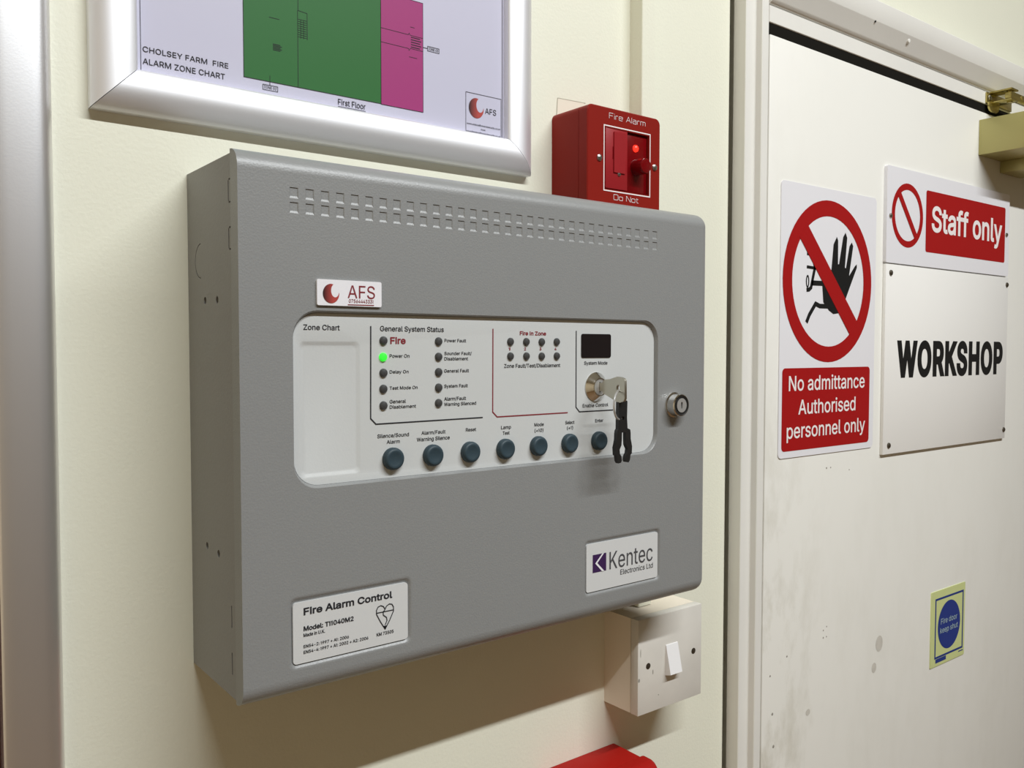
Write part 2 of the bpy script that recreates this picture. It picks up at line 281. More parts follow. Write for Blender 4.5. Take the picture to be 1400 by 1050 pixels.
# ------------------------------------------------------------------ lettering
GL = json.loads('''{"(":[273,[[89,207,90,244,94,283,101,324,109,364,119,403,132,441,145,477,160,510,177,539,236,539,219,503,204,466,191,428,179,390,169,351,161,313,156,276,152,241,151,207,152,176,155,145,160,115,167,83,177,50,188,16,202,-19,218,-57,236,-96,177,-96,150,-46,128,4,111,55,99,106,92,156]]],")":[273,[[37,-96,56,-56,72,-18,86,18,97,52,106,85,113,116,118,147,121,177,122,207,121,241,117,276,112,313,104,351,94,390,82,428,69,466,54,503,37,539,97,539,113,510,128,477,142,441,154,403,164,364,173,323,179,283,183,244,184,207,182,156,174,104,161,53,144,3,123,-47,97,-96]]],"+":[453,[[198,34,198,364,255,364,255,34],[61,172,61,226,391,226,391,172]]],"-":[453,[[337,244,337,188,114,188,114,244]]],".":[188,[[95,-4,83,-3,73,1,63,9,55,18,51,29,50,41,51,53,55,64,63,73,73,81,83,85,95,87,107,85,118,81,128,73,135,64,140,53,141,41,140,29,135,18,128,9,118,1,107,-3]]],"/":[249,[[235,533,71,-76,14,-76,178,533]]],"0":[453,[[227,-7,191,-3,158,7,130,24,105,48,85,77,69,113,57,155,50,202,48,254,50,306,57,353,69,395,85,431,106,461,130,484,159,502,191,512,227,516,262,512,295,502,323,484,348,461,368,431,384,395,396,353,403,306,405,254,403,202,396,155,384,113,368,77,348,48,323,24,295,7,263,-3],[227,50,250,52,271,60,290,74,306,92,320,116,330,144,338,176,342,213,344,254,342,295,338,332,330,365,320,393,306,416,290,435,271,449,250,457,227,460,203,457,182,449,163,435,147,416,134,393,123,365,115,332,111,295,109,254,111,213,115,176,123,144,134,116,147,92,163,74,182,60,203,52]]],"1":[453,[[76,0,76,55,391,55,391,0],[276,509,276,0,212,0,212,448,209,448,86,358,86,427,198,509]]],"2":[453,[[64,0,64,47,234,229,252,248,268,266,282,282,294,298,303,312,311,327,316,341,319,356,320,371,319,389,315,405,308,419,298,431,287,441,273,449,258,455,241,458,224,460,205,458,188,454,172,447,159,438,148,427,139,413,132,398,128,381,127,362,66,362,68,391,75,418,86,442,102,464,121,482,143,496,168,507,196,513,225,516,254,513,281,507,306,497,328,482,346,465,361,445,372,423,379,398,381,372,380,354,377,336,371,318,363,299,351,280,336,259,317,235,294,209,267,180,153,60,153,57,389,57,389,0]]],"3":[453,[[218,-7,188,-5,159,1,133,10,108,22,88,38,70,57,57,79,48,104,44,132,109,132,112,115,118,100,126,87,137,76,150,66,165,59,182,54,200,51,219,50,239,51,258,55,275,61,291,69,304,80,315,93,323,108,328,125,329,145,328,163,323,180,316,196,306,211,292,223,275,234,254,241,229,246,201,248,157,248,157,299,288,448,288,452,70,452,70,509,372,509,372,461,211,278,211,289,247,290,279,286,308,276,333,262,354,244,371,222,383,198,391,173,393,145,390,116,383,90,370,66,354,45,333,27,309,12,281,2,251,-5]]],"4":[453,[[40,105,40,158,247,509,311,509,109,166,109,163,413,163,413,105],[282,0,282,121,282,146,282,318,343,318,343,0]]],"5":[453,[[221,-7,192,-5,165,1,140,11,118,25,99,41,83,60,71,82,63,105,60,130,122,130,125,115,130,102,138,89,148,78,160,68,173,60,188,54,204,51,221,50,241,51,259,56,276,64,291,75,304,89,314,104,322,122,326,141,328,162,326,183,321,203,314,221,303,237,290,251,275,262,257,270,238,275,218,277,201,276,184,273,167,268,152,262,139,255,128,246,67,253,96,509,366,509,366,452,151,452,134,301,136,301,148,311,162,318,178,325,194,330,212,333,229,334,252,332,274,328,294,321,313,311,330,299,345,285,358,269,370,251,379,231,386,210,390,187,391,163,388,132,381,102,369,76,352,52,332,32,309,15,282,3,253,-4]]],"6":[453,[[226,-7,196,-4,168,3,142,15,119,31,100,51,84,74,73,101,66,130,64,162,65,187,71,212,80,239,93,268,112,302,137,340,252,509,322,509,151,261,145,261,151,270,157,279,165,288,174,295,184,302,196,307,208,311,221,313,235,314,265,312,291,305,316,295,337,280,355,262,370,240,380,215,387,187,389,157,387,127,379,98,368,73,352,50,333,30,310,14,284,3,257,-4],[226,48,245,50,263,55,279,63,293,73,304,86,314,101,322,119,326,137,327,157,326,178,322,196,314,213,304,228,293,241,279,251,263,259,245,264,226,265,207,264,190,259,174,252,160,241,148,229,138,214,131,197,126,179,125,158,126,138,131,119,138,102,148,86,160,73,174,63,190,55,207,50]]],"7":[453,[[97,0,323,448,323,452,62,452,62,509,391,509,391,449,165,0]]],"8":[453,[[226,-7,193,-5,163,1,136,11,111,25,91,42,74,62,62,84,54,109,52,135,53,156,58,176,65,195,75,212,87,228,101,241,117,252,134,260,153,265,153,267,129,276,109,289,93,308,80,330,73,354,70,380,73,405,79,429,90,450,106,469,124,485,146,498,170,508,197,514,226,516,255,514,282,508,306,498,328,485,346,469,361,450,373,429,379,405,382,380,379,354,372,330,359,308,343,289,323,276,300,267,300,265,319,260,335,252,351,241,365,228,377,212,387,195,395,176,399,156,401,135,398,109,391,84,378,62,362,42,341,25,317,11,289,1,259,-5],[226,49,248,50,267,54,285,60,300,69,313,79,323,91,331,106,335,121,337,139,335,157,330,173,322,189,312,202,298,213,283,223,265,230,247,234,226,235,206,234,187,230,169,223,154,213,140,202,130,189,122,173,117,157,115,139,117,121,121,106,129,91,139,79,152,69,167,60,185,54,205,50],[226,290,244,291,260,294,274,300,287,308,298,318,307,330,314,344,318,359,319,376,318,392,314,407,308,420,299,432,288,442,275,449,260,455,244,459,226,460,208,459,192,455,177,449,164,442,153,432,145,420,138,407,134,392,133,376,134,359,138,344,145,330,154,318,165,308,178,300,193,294,209,291]]],"9":[453,[[226,516,256,513,285,506,310,494,333,478,352,458,368,434,380,408,387,378,389,347,387,322,382,296,373,270,359,240,340,207,315,168,200,0,130,0,301,248,307,248,302,238,295,229,287,221,278,214,268,207,257,202,245,198,232,195,218,195,188,197,161,203,137,214,116,229,98,247,83,269,72,294,66,321,64,352,66,382,73,411,85,436,101,459,120,479,143,494,168,506,196,513],[226,460,207,459,190,454,174,446,160,435,148,423,138,407,131,390,127,372,125,352,127,331,131,313,138,295,148,280,160,268,174,257,190,250,207,245,226,243,245,245,263,249,279,257,293,267,305,280,314,295,322,312,326,330,327,350,326,371,322,390,314,407,305,422,293,435,279,446,263,454,245,459]]],":":[188,[[95,-4,83,-3,73,1,63,9,55,18,51,29,50,41,51,53,55,64,63,73,73,81,83,85,95,87,107,85,118,81,128,73,135,64,140,53,141,41,140,29,135,18,128,9,118,1,107,-3],[95,271,83,272,73,277,63,284,55,294,51,304,50,316,51,328,55,339,63,349,73,356,83,360,95,362,107,360,118,356,128,349,135,339,140,328,141,316,140,304,135,294,128,284,118,277,107,272]]],"@":[676,[[355,-135,307,-133,262,-126,221,-114,184,-98,151,-77,122,-53,98,-24,77,9,61,46,50,87,43,131,40,179,43,226,50,269,61,309,78,346,98,379,123,408,151,433,184,454,220,470,260,482,303,489,349,492,394,489,435,482,472,469,506,452,536,432,562,407,584,380,603,351,617,319,627,285,633,251,635,215,635,191,633,166,631,142,627,118,622,96,615,76,605,57,593,42,579,28,561,18,541,13,517,11,503,11,490,13,476,17,463,21,451,28,441,36,432,45,426,56,423,68,420,68,413,54,402,41,388,30,371,20,351,15,326,13,298,15,273,23,251,35,232,52,216,73,204,96,195,123,190,152,188,182,190,212,197,239,207,265,220,287,237,306,257,322,279,334,304,341,330,343,351,342,369,338,385,331,398,323,409,314,416,306,419,306,419,335,474,335,474,110,475,97,479,85,485,74,493,66,505,61,518,59,533,61,546,66,557,76,565,89,571,106,576,127,579,152,580,182,581,215,579,245,575,273,567,301,555,327,541,351,523,373,502,393,477,410,450,424,419,434,385,440,347,442,309,440,274,434,242,424,213,410,187,393,164,372,144,347,128,320,115,289,105,255,100,218,98,178,100,138,105,100,115,66,128,35,144,8,165,-17,188,-37,215,-54,246,-68,280,-78,317,-83,357,-85,376,-85,394,-83,412,-80,428,-77,444,-73,458,-69,489,-59,504,-107,493,-111,480,-116,464,-120,447,-124,429,-128,411,-131,392,-133,374,-135],[329,65,350,66,368,71,382,78,395,89,405,102,412,118,417,138,421,160,422,185,421,210,417,231,411,249,403,263,393,274,381,282,366,287,350,290,331,292,313,290,297,285,283,277,271,267,260,254,252,239,246,222,243,204,242,185,243,164,246,144,251,125,258,108,267,94,279,81,293,72,310,67]]],"A":[480,[[16,0,201,509,276,509,463,0,395,0,287,302,280,323,272,346,264,372,255,402,244,438,232,478,245,478,233,437,222,402,213,371,191,302,85,0],[110,142,110,199,370,199,370,142]]],"C":[510,[[267,-7,225,-3,186,7,150,25,119,49,92,79,70,115,53,157,44,203,40,254,44,305,53,352,70,393,92,429,119,459,150,484,186,501,225,512,267,516,293,514,317,511,340,504,362,496,383,485,402,471,419,456,435,438,448,418,459,397,467,373,473,348,408,348,404,365,397,380,389,395,380,407,369,418,357,428,344,437,330,444,315,449,300,453,284,455,267,456,237,453,209,445,184,432,161,414,141,391,125,364,113,332,106,295,103,254,106,213,113,177,125,145,141,117,161,94,184,76,210,63,237,56,267,53,284,54,300,56,315,60,330,65,344,72,357,81,369,90,380,102,389,114,397,128,404,144,408,160,473,160,467,135,459,112,448,91,435,71,420,53,402,38,383,24,363,13,341,5,317,-2,293,-6]]],"D":[502,[[219,0,96,0,96,57,215,57,254,60,288,68,318,81,343,99,363,122,379,149,390,181,397,216,399,255,397,294,390,329,379,361,364,388,344,410,320,428,291,441,258,449,221,452,93,452,93,509,225,509,273,505,315,495,353,478,385,455,412,426,433,391,449,351,458,306,462,255,458,205,449,159,433,119,411,83,384,54,351,31,312,14,268,3],[125,509,125,0,60,0,60,509]]],"E":[419,[[60,0,60,509,372,509,372,452,125,452,125,286,355,286,355,229,125,229,125,57,375,57,375,0]]],"F":[410,[[60,0,60,509,369,509,369,452,125,452,125,278,346,278,346,221,125,221,125,0]]],"G":[520,[[269,-7,225,-3,185,7,149,25,118,49,91,79,69,116,53,157,43,203,40,254,43,305,53,352,69,393,91,429,117,459,149,484,184,501,223,512,265,516,291,514,316,510,340,504,363,494,384,483,403,469,421,453,436,436,449,416,460,395,468,373,474,349,408,349,402,365,395,379,387,393,378,406,368,417,356,427,344,436,330,443,315,448,300,453,283,455,265,456,236,453,209,445,183,432,160,414,141,392,125,364,113,332,106,295,103,254,106,213,113,177,125,145,141,117,161,95,184,76,210,63,238,56,269,53,296,55,322,61,345,71,365,85,382,102,396,123,407,147,413,173,415,202,434,199,283,199,283,256,478,256,478,200,475,160,466,124,451,91,431,62,406,38,377,19,344,5,308,-4]]],"H":[517,[[60,0,60,509,125,509,125,289,392,289,392,509,457,509,457,0,392,0,392,232,125,232,125,0]]],"I":[300,[[31,0,31,57,118,57,118,452,31,452,31,509,269,509,269,452,183,452,183,57,269,57,269,0]]],"K":[467,[[104,145,104,216,139,261,151,275,162,289,174,303,187,317,199,331,212,344,364,509,448,509,231,276,228,276],[60,0,60,509,125,509,125,334,124,225,125,193,125,0],[372,0,188,259,228,309,449,0]]],"L":[393,[[60,0,60,509,125,509,125,57,361,57,361,0]]],"M":[628,[[60,0,60,509,152,509,277,187,287,159,299,123,311,84,322,49,307,49,318,83,330,121,342,158,352,187,476,509,568,509,568,0,504,0,504,291,504,327,505,369,506,413,507,457,513,457,498,409,482,363,467,322,456,291,342,0,286,0,170,291,159,321,145,361,129,408,112,457,119,457,120,416,121,372,122,328,122,291,122,0]]],"N":[523,[[60,0,60,509,136,509,343,183,363,151,388,107,396,90,405,73,414,55,405,54,403,72,402,90,401,108,399,157,399,195,399,509,463,509,463,0,387,0,202,290,177,331,148,381,108,452,119,454,122,384,124,328,125,291,125,0]]],"O":[533,[[267,-7,225,-3,186,7,150,25,119,49,92,79,70,115,53,157,44,203,40,254,44,305,53,352,70,393,92,429,119,459,150,484,186,501,225,512,267,516,309,512,348,501,384,484,415,459,442,429,464,393,480,352,490,305,493,254,490,203,480,157,464,115,442,79,415,49,384,25,348,7,309,-3],[267,53,296,55,324,63,349,76,372,94,392,116,408,144,420,176,428,213,430,254,428,295,420,332,408,365,392,392,372,415,349,433,324,446,296,453,267,456,237,453,210,445,184,433,161,415,142,392,125,364,113,332,106,295,103,254,106,213,113,176,125,144,142,117,161,94,184,76,210,63,237,55]]],"P":[445,[[60,0,60,509,235,509,272,506,305,499,332,487,356,471,375,452,390,430,400,404,407,377,409,348,407,318,400,291,390,265,375,243,356,223,332,207,305,195,272,188,235,186,109,186,109,242,233,242,257,244,279,248,297,256,312,266,324,279,333,294,339,310,343,328,344,348,343,367,339,385,333,402,324,416,312,428,297,439,279,446,257,451,232,452,125,452,125,0]]],"R":[449,[[60,0,60,509,236,509,273,506,305,500,333,489,356,473,376,455,390,433,401,408,407,381,409,352,407,323,401,296,390,271,376,250,356,232,333,217,305,206,273,200,236,198,96,198,96,255,234,255,258,256,280,260,298,267,313,276,325,287,334,300,340,316,344,333,345,352,344,371,340,389,334,405,325,419,313,430,298,440,279,446,258,451,233,452,125,452,125,0],[353,0,230,229,303,229,428,0]]],"S":[447,[[224,-9,188,-7,156,-1,128,9,102,23,81,40,64,60,51,83,42,109,38,137,104,137,108,118,114,102,123,88,136,76,150,66,166,59,185,53,204,50,224,49,246,50,267,54,286,60,303,69,317,79,329,92,338,106,344,122,346,139,344,154,340,168,332,179,322,189,310,197,296,205,280,211,263,217,245,222,184,239,145,253,112,269,86,289,67,313,56,341,52,372,54,400,62,425,75,448,92,468,113,484,138,498,165,508,195,514,227,516,259,514,289,508,316,498,340,484,360,468,377,449,390,427,398,403,401,378,337,378,332,402,320,421,302,437,280,449,254,456,225,459,204,457,185,454,167,448,152,440,139,430,129,418,121,405,117,391,115,376,117,359,122,345,131,334,142,324,155,315,169,308,184,302,198,297,212,293,264,279,279,275,295,270,312,264,328,256,344,248,359,238,372,226,384,213,395,198,402,180,407,161,408,139,406,112,399,87,386,64,370,43,349,25,323,11,294,0,261,-7]]],"T":[449,[[32,452,32,509,417,509,417,452,257,452,257,0,193,0,193,452]]],"U":[517,[[259,-8,220,-6,186,2,154,15,126,33,103,55,85,80,71,108,63,140,60,173,60,509,124,509,124,178,126,155,132,133,141,113,153,95,169,80,187,68,208,59,232,53,259,52,285,53,309,59,331,68,349,80,364,95,377,113,385,133,391,155,393,178,393,509,457,509,457,173,454,140,446,108,433,80,414,55,391,33,363,15,332,2,297,-6]]],"W":[686,[[155,0,16,509,82,509,163,196,175,145,187,94,197,40,189,40,200,94,211,145,224,196,306,509,380,509,462,196,474,145,486,94,497,40,488,40,499,94,510,145,523,196,603,509,670,509,530,0,455,0,368,323,362,345,357,368,351,391,346,417,341,445,336,475,350,475,345,446,340,420,335,395,330,371,324,347,318,323,230,0]]],"Y":[472,[[203,0,203,208,16,509,91,509,192,344,203,327,213,309,222,292,231,274,240,254,250,230,224,230,233,254,242,275,251,293,260,310,270,327,280,344,381,509,455,509,268,208,268,0]]],"Z":[438,[[42,0,42,46,273,385,284,400,295,415,306,431,341,476,348,454,327,453,306,453,285,452,223,452,40,452,40,509,397,509,397,462,169,129,157,113,146,97,134,81,97,33,90,54,111,55,131,56,152,57,214,57,399,57,399,0]]],"a":[389,[[160,-9,137,-7,115,-3,94,5,76,15,60,29,48,45,38,63,32,84,30,108,32,128,36,146,43,161,53,174,64,184,78,193,92,200,108,206,125,211,143,214,161,217,178,220,234,227,247,229,257,231,265,235,271,240,274,246,276,255,276,257,275,272,272,285,267,297,260,307,251,315,240,322,227,327,212,330,196,331,178,330,163,327,149,322,137,316,127,309,118,301,110,292,104,283,100,274,41,291,51,313,64,331,79,346,95,358,114,368,133,375,153,380,173,383,194,384,208,384,223,382,239,379,255,375,271,369,286,360,300,350,312,336,322,320,330,301,335,278,337,251,337,0,277,0,277,52,272,52,267,43,260,34,252,25,242,16,229,8,215,1,199,-4,181,-7],[170,45,192,47,211,51,228,59,242,68,254,80,263,93,270,108,274,122,276,138,276,190,272,187,267,184,259,182,231,176,200,171,175,168,161,166,147,163,134,159,122,153,112,147,103,139,97,130,93,118,92,105,93,93,96,82,102,72,109,64,119,57,130,52,142,48,156,46]]],"b":[424,[[229,-8,208,-7,189,-3,172,4,159,12,147,21,138,31,130,41,123,50,118,59,112,59,112,0,53,0,53,509,114,509,114,319,118,319,137,346,147,355,158,364,171,373,188,379,207,383,229,384,259,382,287,374,313,361,335,342,354,320,370,293,381,261,388,227,390,189,388,151,381,116,370,84,355,57,336,34,313,16,288,3,260,-6],[220,47,242,49,262,55,279,66,294,80,306,97,316,117,323,139,327,163,328,189,327,215,323,239,316,261,307,281,295,298,280,311,262,322,243,328,220,330,198,328,178,322,161,312,147,299,134,282,125,263,118,241,114,216,113,189,114,162,118,138,125,115,135,95,147,78,162,65,179,55,198,49]]],"c":[396,[[207,-8,174,-5,144,3,117,16,93,35,72,58,56,85,44,116,37,150,34,187,37,225,44,260,56,291,72,318,93,341,117,360,144,374,174,382,207,384,226,384,243,381,260,377,276,371,291,364,305,356,318,346,330,335,340,322,349,308,356,293,362,277,303,262,300,272,295,281,290,289,284,297,278,304,270,311,261,316,252,321,242,325,231,328,220,329,207,330,184,328,163,321,145,310,130,296,118,278,108,258,102,236,98,212,96,187,98,163,102,139,108,117,118,97,130,80,145,66,163,55,184,49,207,46,220,47,232,49,243,52,253,55,262,60,271,66,279,73,285,80,292,89,297,98,301,107,304,117,363,102,357,86,350,70,341,56,331,43,319,32,306,21,292,12,277,5,261,-1,244,-5,226,-7]]],"d":[424,[[195,-8,165,-6,137,3,111,16,89,34,70,57,55,84,43,116,36,151,34,189,36,227,43,261,55,293,70,320,89,342,112,361,137,374,165,382,196,384,218,383,237,379,253,373,267,364,278,355,287,346,295,336,301,327,306,319,311,319,311,509,372,509,372,0,313,0,313,59,307,59,301,50,295,41,287,31,277,21,266,12,252,4,236,-3,217,-7],[205,47,226,49,246,55,263,65,278,78,290,95,299,115,306,138,310,162,312,189,310,216,306,241,300,263,290,282,278,299,263,312,246,322,227,328,205,330,182,328,162,322,145,311,130,298,118,281,108,261,102,239,98,215,96,189,98,163,102,139,109,117,118,97,130,80,145,66,162,55,182,49]]],"e":[404,[[212,-8,177,-5,145,3,117,16,92,35,72,58,56,85,44,116,37,150,34,187,36,224,44,258,55,290,71,317,91,340,115,359,142,373,172,382,205,384,226,383,246,380,266,374,285,366,303,355,319,341,334,324,347,305,357,282,365,256,370,227,371,194,371,169,75,169,75,221,338,221,310,202,308,226,304,248,298,269,288,286,277,301,263,314,246,323,227,328,205,330,183,328,164,323,146,313,131,301,119,286,109,270,102,251,97,231,96,211,96,178,98,151,102,127,110,106,121,88,135,73,151,61,169,53,190,48,212,46,227,47,241,49,254,53,265,58,276,65,285,73,294,82,300,93,306,105,365,91,358,72,348,55,335,39,320,26,302,14,283,4,261,-3,237,-7]]],"f":[254,[[228,379,228,327,6,327,6,379],[81,0,81,432,82,452,87,470,96,486,107,499,120,510,135,519,152,525,169,529,187,530,201,530,212,529,222,527,243,521,227,468,215,472,195,474,178,472,164,468,154,460,147,449,143,435,142,419,142,0]]],"g":[425,[[207,-151,180,-149,156,-146,134,-140,114,-132,97,-122,82,-110,70,-97,59,-84,51,-69,101,-41,107,-49,114,-57,122,-66,131,-74,142,-82,154,-88,169,-93,187,-96,207,-97,236,-95,261,-87,282,-75,298,-58,308,-34,311,-6,311,68,306,68,301,60,294,51,287,41,277,32,266,23,252,16,236,10,217,6,195,5,165,7,138,14,113,27,90,43,71,65,55,90,43,120,36,154,34,191,36,229,43,263,55,293,71,320,90,342,112,361,138,374,166,382,196,384,218,383,237,379,253,373,267,365,279,356,288,346,296,336,302,327,308,319,313,319,313,379,372,379,372,-9,370,-40,363,-67,350,-90,334,-109,314,-124,291,-136,265,-144,237,-149],[205,59,227,61,246,66,264,75,278,87,290,103,300,121,307,142,311,166,312,193,311,219,307,242,300,264,291,283,279,299,264,312,247,322,227,328,205,330,182,328,163,322,145,312,130,298,118,282,109,262,102,241,98,218,96,193,98,167,102,144,109,123,118,104,131,88,145,76,163,66,183,61]]],"h":[410,[[114,227,114,0,53,0,53,509,114,509,114,287,102,287,116,319,132,344,152,362,175,374,200,382,227,384,252,383,275,377,295,369,313,356,328,340,341,321,350,298,355,271,357,240,357,0,296,0,296,235,293,263,286,286,273,304,256,318,235,326,210,329,192,328,176,324,161,317,147,308,136,297,126,283,119,266,115,248]]],"i":[167,[[53,0,53,379,114,379,114,0],[84,443,73,444,63,448,54,455,47,463,43,472,41,483,43,494,47,504,54,512,63,518,73,522,84,524,95,522,105,518,114,512,121,504,125,494,126,483,125,472,121,463,114,455,105,448,95,444]]],"k":[381,[[110,137,110,212,121,212,284,379,360,379,184,199,177,199],[53,0,53,509,114,509,114,0],[294,0,148,186,191,229,372,0]]],"l":[189,[[139,-2,112,0,91,8,74,20,62,37,55,59,53,84,53,509,114,509,114,99,114,83,117,71,120,62,126,57,135,53,146,52,160,53,170,54,181,3,162,-1]]],"m":[610,[[53,0,53,379,112,379,112,295,108,295,114,314,122,331,132,346,144,358,158,368,172,376,187,382,203,385,219,386,245,383,268,375,287,361,303,342,314,320,321,295,312,295,318,312,326,329,337,343,350,356,364,366,381,375,398,381,417,385,437,386,458,385,478,380,497,372,514,361,529,346,541,328,550,307,555,283,557,255,557,0,496,0,496,254,493,279,485,298,473,313,456,323,438,329,419,330,402,329,387,326,374,320,363,312,353,302,345,290,340,277,336,263,335,247,335,0,274,0,274,260,272,280,265,297,253,311,238,322,220,328,199,330,185,329,171,326,158,320,145,312,135,302,126,289,119,274,115,257,114,238,114,0]]],"n":[410,[[114,227,114,0,53,0,53,379,112,379,112,287,102,287,116,319,132,344,152,362,175,374,200,382,227,384,252,383,275,377,295,369,313,356,328,340,341,321,350,298,355,271,357,240,357,0,296,0,296,235,293,263,286,286,273,304,256,318,235,326,210,329,192,328,176,324,161,317,147,308,136,297,126,283,119,266,115,248]]],"o":[415,[[207,-8,174,-5,144,3,117,16,93,35,72,58,56,85,44,116,37,150,34,187,37,225,44,260,56,291,72,318,93,341,117,360,144,374,174,382,207,384,241,382,271,374,299,360,323,341,343,318,359,291,371,260,379,225,381,187,379,150,371,116,359,85,343,58,323,35,299,16,271,3,241,-5],[207,46,231,49,252,55,270,66,285,80,298,97,307,117,314,139,318,163,319,187,318,212,314,236,307,258,298,278,285,296,270,310,252,321,231,328,207,330,184,328,163,321,145,310,130,296,118,278,108,258,102,236,98,212,96,187,98,163,102,139,108,117,118,97,130,80,145,66,163,55,184,49]]],"p":[424,[[53,-143,53,379,112,379,112,319,118,319,123,327,130,336,137,346,147,355,158,364,171,373,188,379,207,383,229,384,259,382,287,374,313,361,335,342,354,320,370,293,381,261,388,227,390,189,388,151,381,116,370,84,355,57,336,34,313,16,288,3,260,-6,229,-8,208,-7,189,-3,173,4,159,12,147,21,138,31,130,41,124,50,118,59,114,59,114,-143],[220,47,242,49,262,55,279,66,294,80,306,97,316,117,323,139,327,163,328,189,327,215,323,239,316,261,307,281,295,298,280,311,262,322,243,328,220,330,198,328,178,322,161,312,147,299,134,282,125,263,118,241,114,216,113,189,114,162,118,138,125,115,135,95,147,78,162,65,179,55,198,49]]],"r":[259,[[53,0,53,379,112,379,112,321,115,321,124,339,137,354,152,367,171,377,191,383,213,385,229,384,243,384,243,322,230,324,207,326,190,324,174,321,159,315,146,306,135,296,126,284,119,269,115,254,114,237,114,0]]],"s":[365,[[182,-8,157,-7,133,-3,112,3,93,12,76,24,62,38,50,54,41,73,36,94,94,107,101,87,111,72,124,60,141,52,160,47,181,45,206,47,227,53,244,62,258,74,265,88,268,103,266,115,262,126,254,136,243,144,229,150,212,155,149,170,118,180,92,192,72,208,58,227,50,249,47,274,49,295,55,314,65,332,79,347,95,360,115,370,137,378,161,383,187,384,212,383,234,379,254,372,271,363,286,352,299,339,309,324,318,308,324,290,268,277,262,291,254,304,243,316,228,325,210,331,187,333,166,331,147,326,131,317,119,305,111,292,109,277,110,264,115,253,124,243,136,235,152,229,172,223,229,209,261,200,287,187,306,171,320,153,328,131,331,107,329,85,323,65,312,47,298,31,281,18,260,6,236,-2,210,-7]]],"t":[227,[[204,379,204,327,6,327,6,379],[65,471,126,471,126,98,127,83,130,70,136,61,144,55,156,51,170,50,185,51,202,54,213,2,192,-3,168,-4,138,-1,113,7,92,21,77,41,68,64,65,93]]],"u":[410,[[182,-5,158,-3,135,2,115,11,97,23,82,39,69,59,60,82,54,109,53,139,53,379,114,379,114,144,116,117,124,94,137,75,154,61,175,53,200,50,218,51,234,55,249,62,263,71,274,83,283,97,290,113,295,132,296,153,296,379,357,379,357,0,298,0,298,92,307,92,294,60,277,35,257,17,234,5,209,-3]]],"w":[567,[[138,0,23,379,87,379,133,214,140,190,147,164,154,137,161,107,168,75,175,41,165,41,172,74,179,105,186,135,192,163,199,189,206,214,252,379,316,379,362,214,368,189,375,163,382,136,388,106,395,75,402,41,391,41,399,75,406,106,413,135,420,163,427,189,434,214,480,379,545,379,429,0,368,0,319,172,305,225,291,280,277,338,291,338,277,280,263,225,248,172,199,0]]],"y":[389,[[47,-139,61,-86,71,-87,83,-89,94,-90,104,-89,113,-86,122,-81,130,-74,138,-64,145,-51,151,-36,163,-1,17,379,84,379,165,155,173,132,180,109,187,87,193,64,199,42,206,21,184,21,202,87,209,110,216,132,224,155,305,379,371,379,204,-58,196,-77,187,-93,177,-107,165,-119,153,-128,139,-136,125,-141,109,-144,91,-145,82,-145,73,-144,65,-143]]]," ":[188,[]]}''')
GL['I'] = [190, [[60, 0, 124, 0, 124, 509, 60, 509]]]
GL['1'] = [250, [[95, 0, 157, 0, 157, 509, 112, 509, 35, 455, 35, 400, 95, 438]]]
def put(b, y, t, x0, x1, z, cap, font='grot', w=0.05, sp=0.0):
    """fit a line of lettering between x0 and x1 on the baseline z; w thickens every stroke by that share of the capital height"""
    w *= cap; x0 += w/2; x1 -= w/2; z += w/2; cap -= w
    x = 0; G = []
    for ch in t:
        adv, loops = GL[ch]
        if loops: G.append([[((x + L[2*i])/1000, L[2*i+1]/1000) for i in range(len(L)//2)] for L in loops])
        x += adv + sp*1000
    xs = [p[0] for g in G for L in g for p in L]; mn, mx = min(xs), max(xs); kx = (x1-x0)/(mx-mn); kz = cap/0.5087
    for g in G:
        out = []; sg = 0
        for L in g:
            P = [Vector((x0 + (p[0]-mn)*kx, z + p[1]*kz)) for p in L]
            P = [p for i, p in enumerate(P) if (p - P[i-1]).length > 1e-7]
            ar = sum(P[i-1].x*P[i].y - P[i].x*P[i-1].y for i in range(len(P)))
            if abs(ar) > abs(sg): sg = ar
            out.append(P)
        s_ = 1 if sg > 0 else -1; LL = []
        for P in out:
            n = len(P); Q = []
            for i in range(n):
                d1 = (P[i] - P[i-1]).normalized(); d2 = (P[(i+1) % n] - P[i]).normalized(); tt = d1 + d2
                tt = d1 if tt.length < 1e-6 else tt.normalized()
                nn = Vector((tt.y, -tt.x))*s_; k = max(.5, nn.dot(Vector((d1.y, -d1.x))*s_))
                q = P[i] + nn*(w/2/k); Q.append((q.x, q.y))
            LL.append(Q)
        pts, tr = cdt(LL, s_)
        V = [b.V((p[0], y, p[1])) for p in pts]
        for f in tr: b.F([V[i] for i in f])

# ================================================================== THE SETTING
XL, XR, YF = -1.6, 2.6, -3.6
ZF, ZC = -Z0, 1.52
DX0, DX1, DTOP = 0.5478, 1.372, 0.5125          # door opening
b = B()
GX = 0.5158                                        # the lining board stops here, leaving an open joint beside the door frame
b.prism([[(XL, 0.12), (GX, 0.12), (GX, 0.0025), (GX - .0007, 0.0007), (GX - .0025, 0.0), (XL, 0.0)]], ZF, ZC, axis='z')
b.box(GX, DX0 + .03, 0.0600, 0.12, ZF, ZC)
b.box(GX + .012, DX0 + .03, 0.0, 0.0600, .60, ZC); b.box(DX0 + .03, DX1 + .04, 0.0, 0.12, DTOP + .03, ZC); b.box(DX1 + .04, XR, 0.0, 0.12, ZF, ZC)
wall = tag(b.build('wall_back', 'wall', org=(0, 0, 0), ang=.2), kind='structure')
pa = B(); pa.prism([[(0.2955, 0.380), (0.330, 0.380), (0.3255, 0.4011), (0.2966, 0.4000)]], 0.0, -0.0003); pa.build('paint_patch', 'patch', wall)
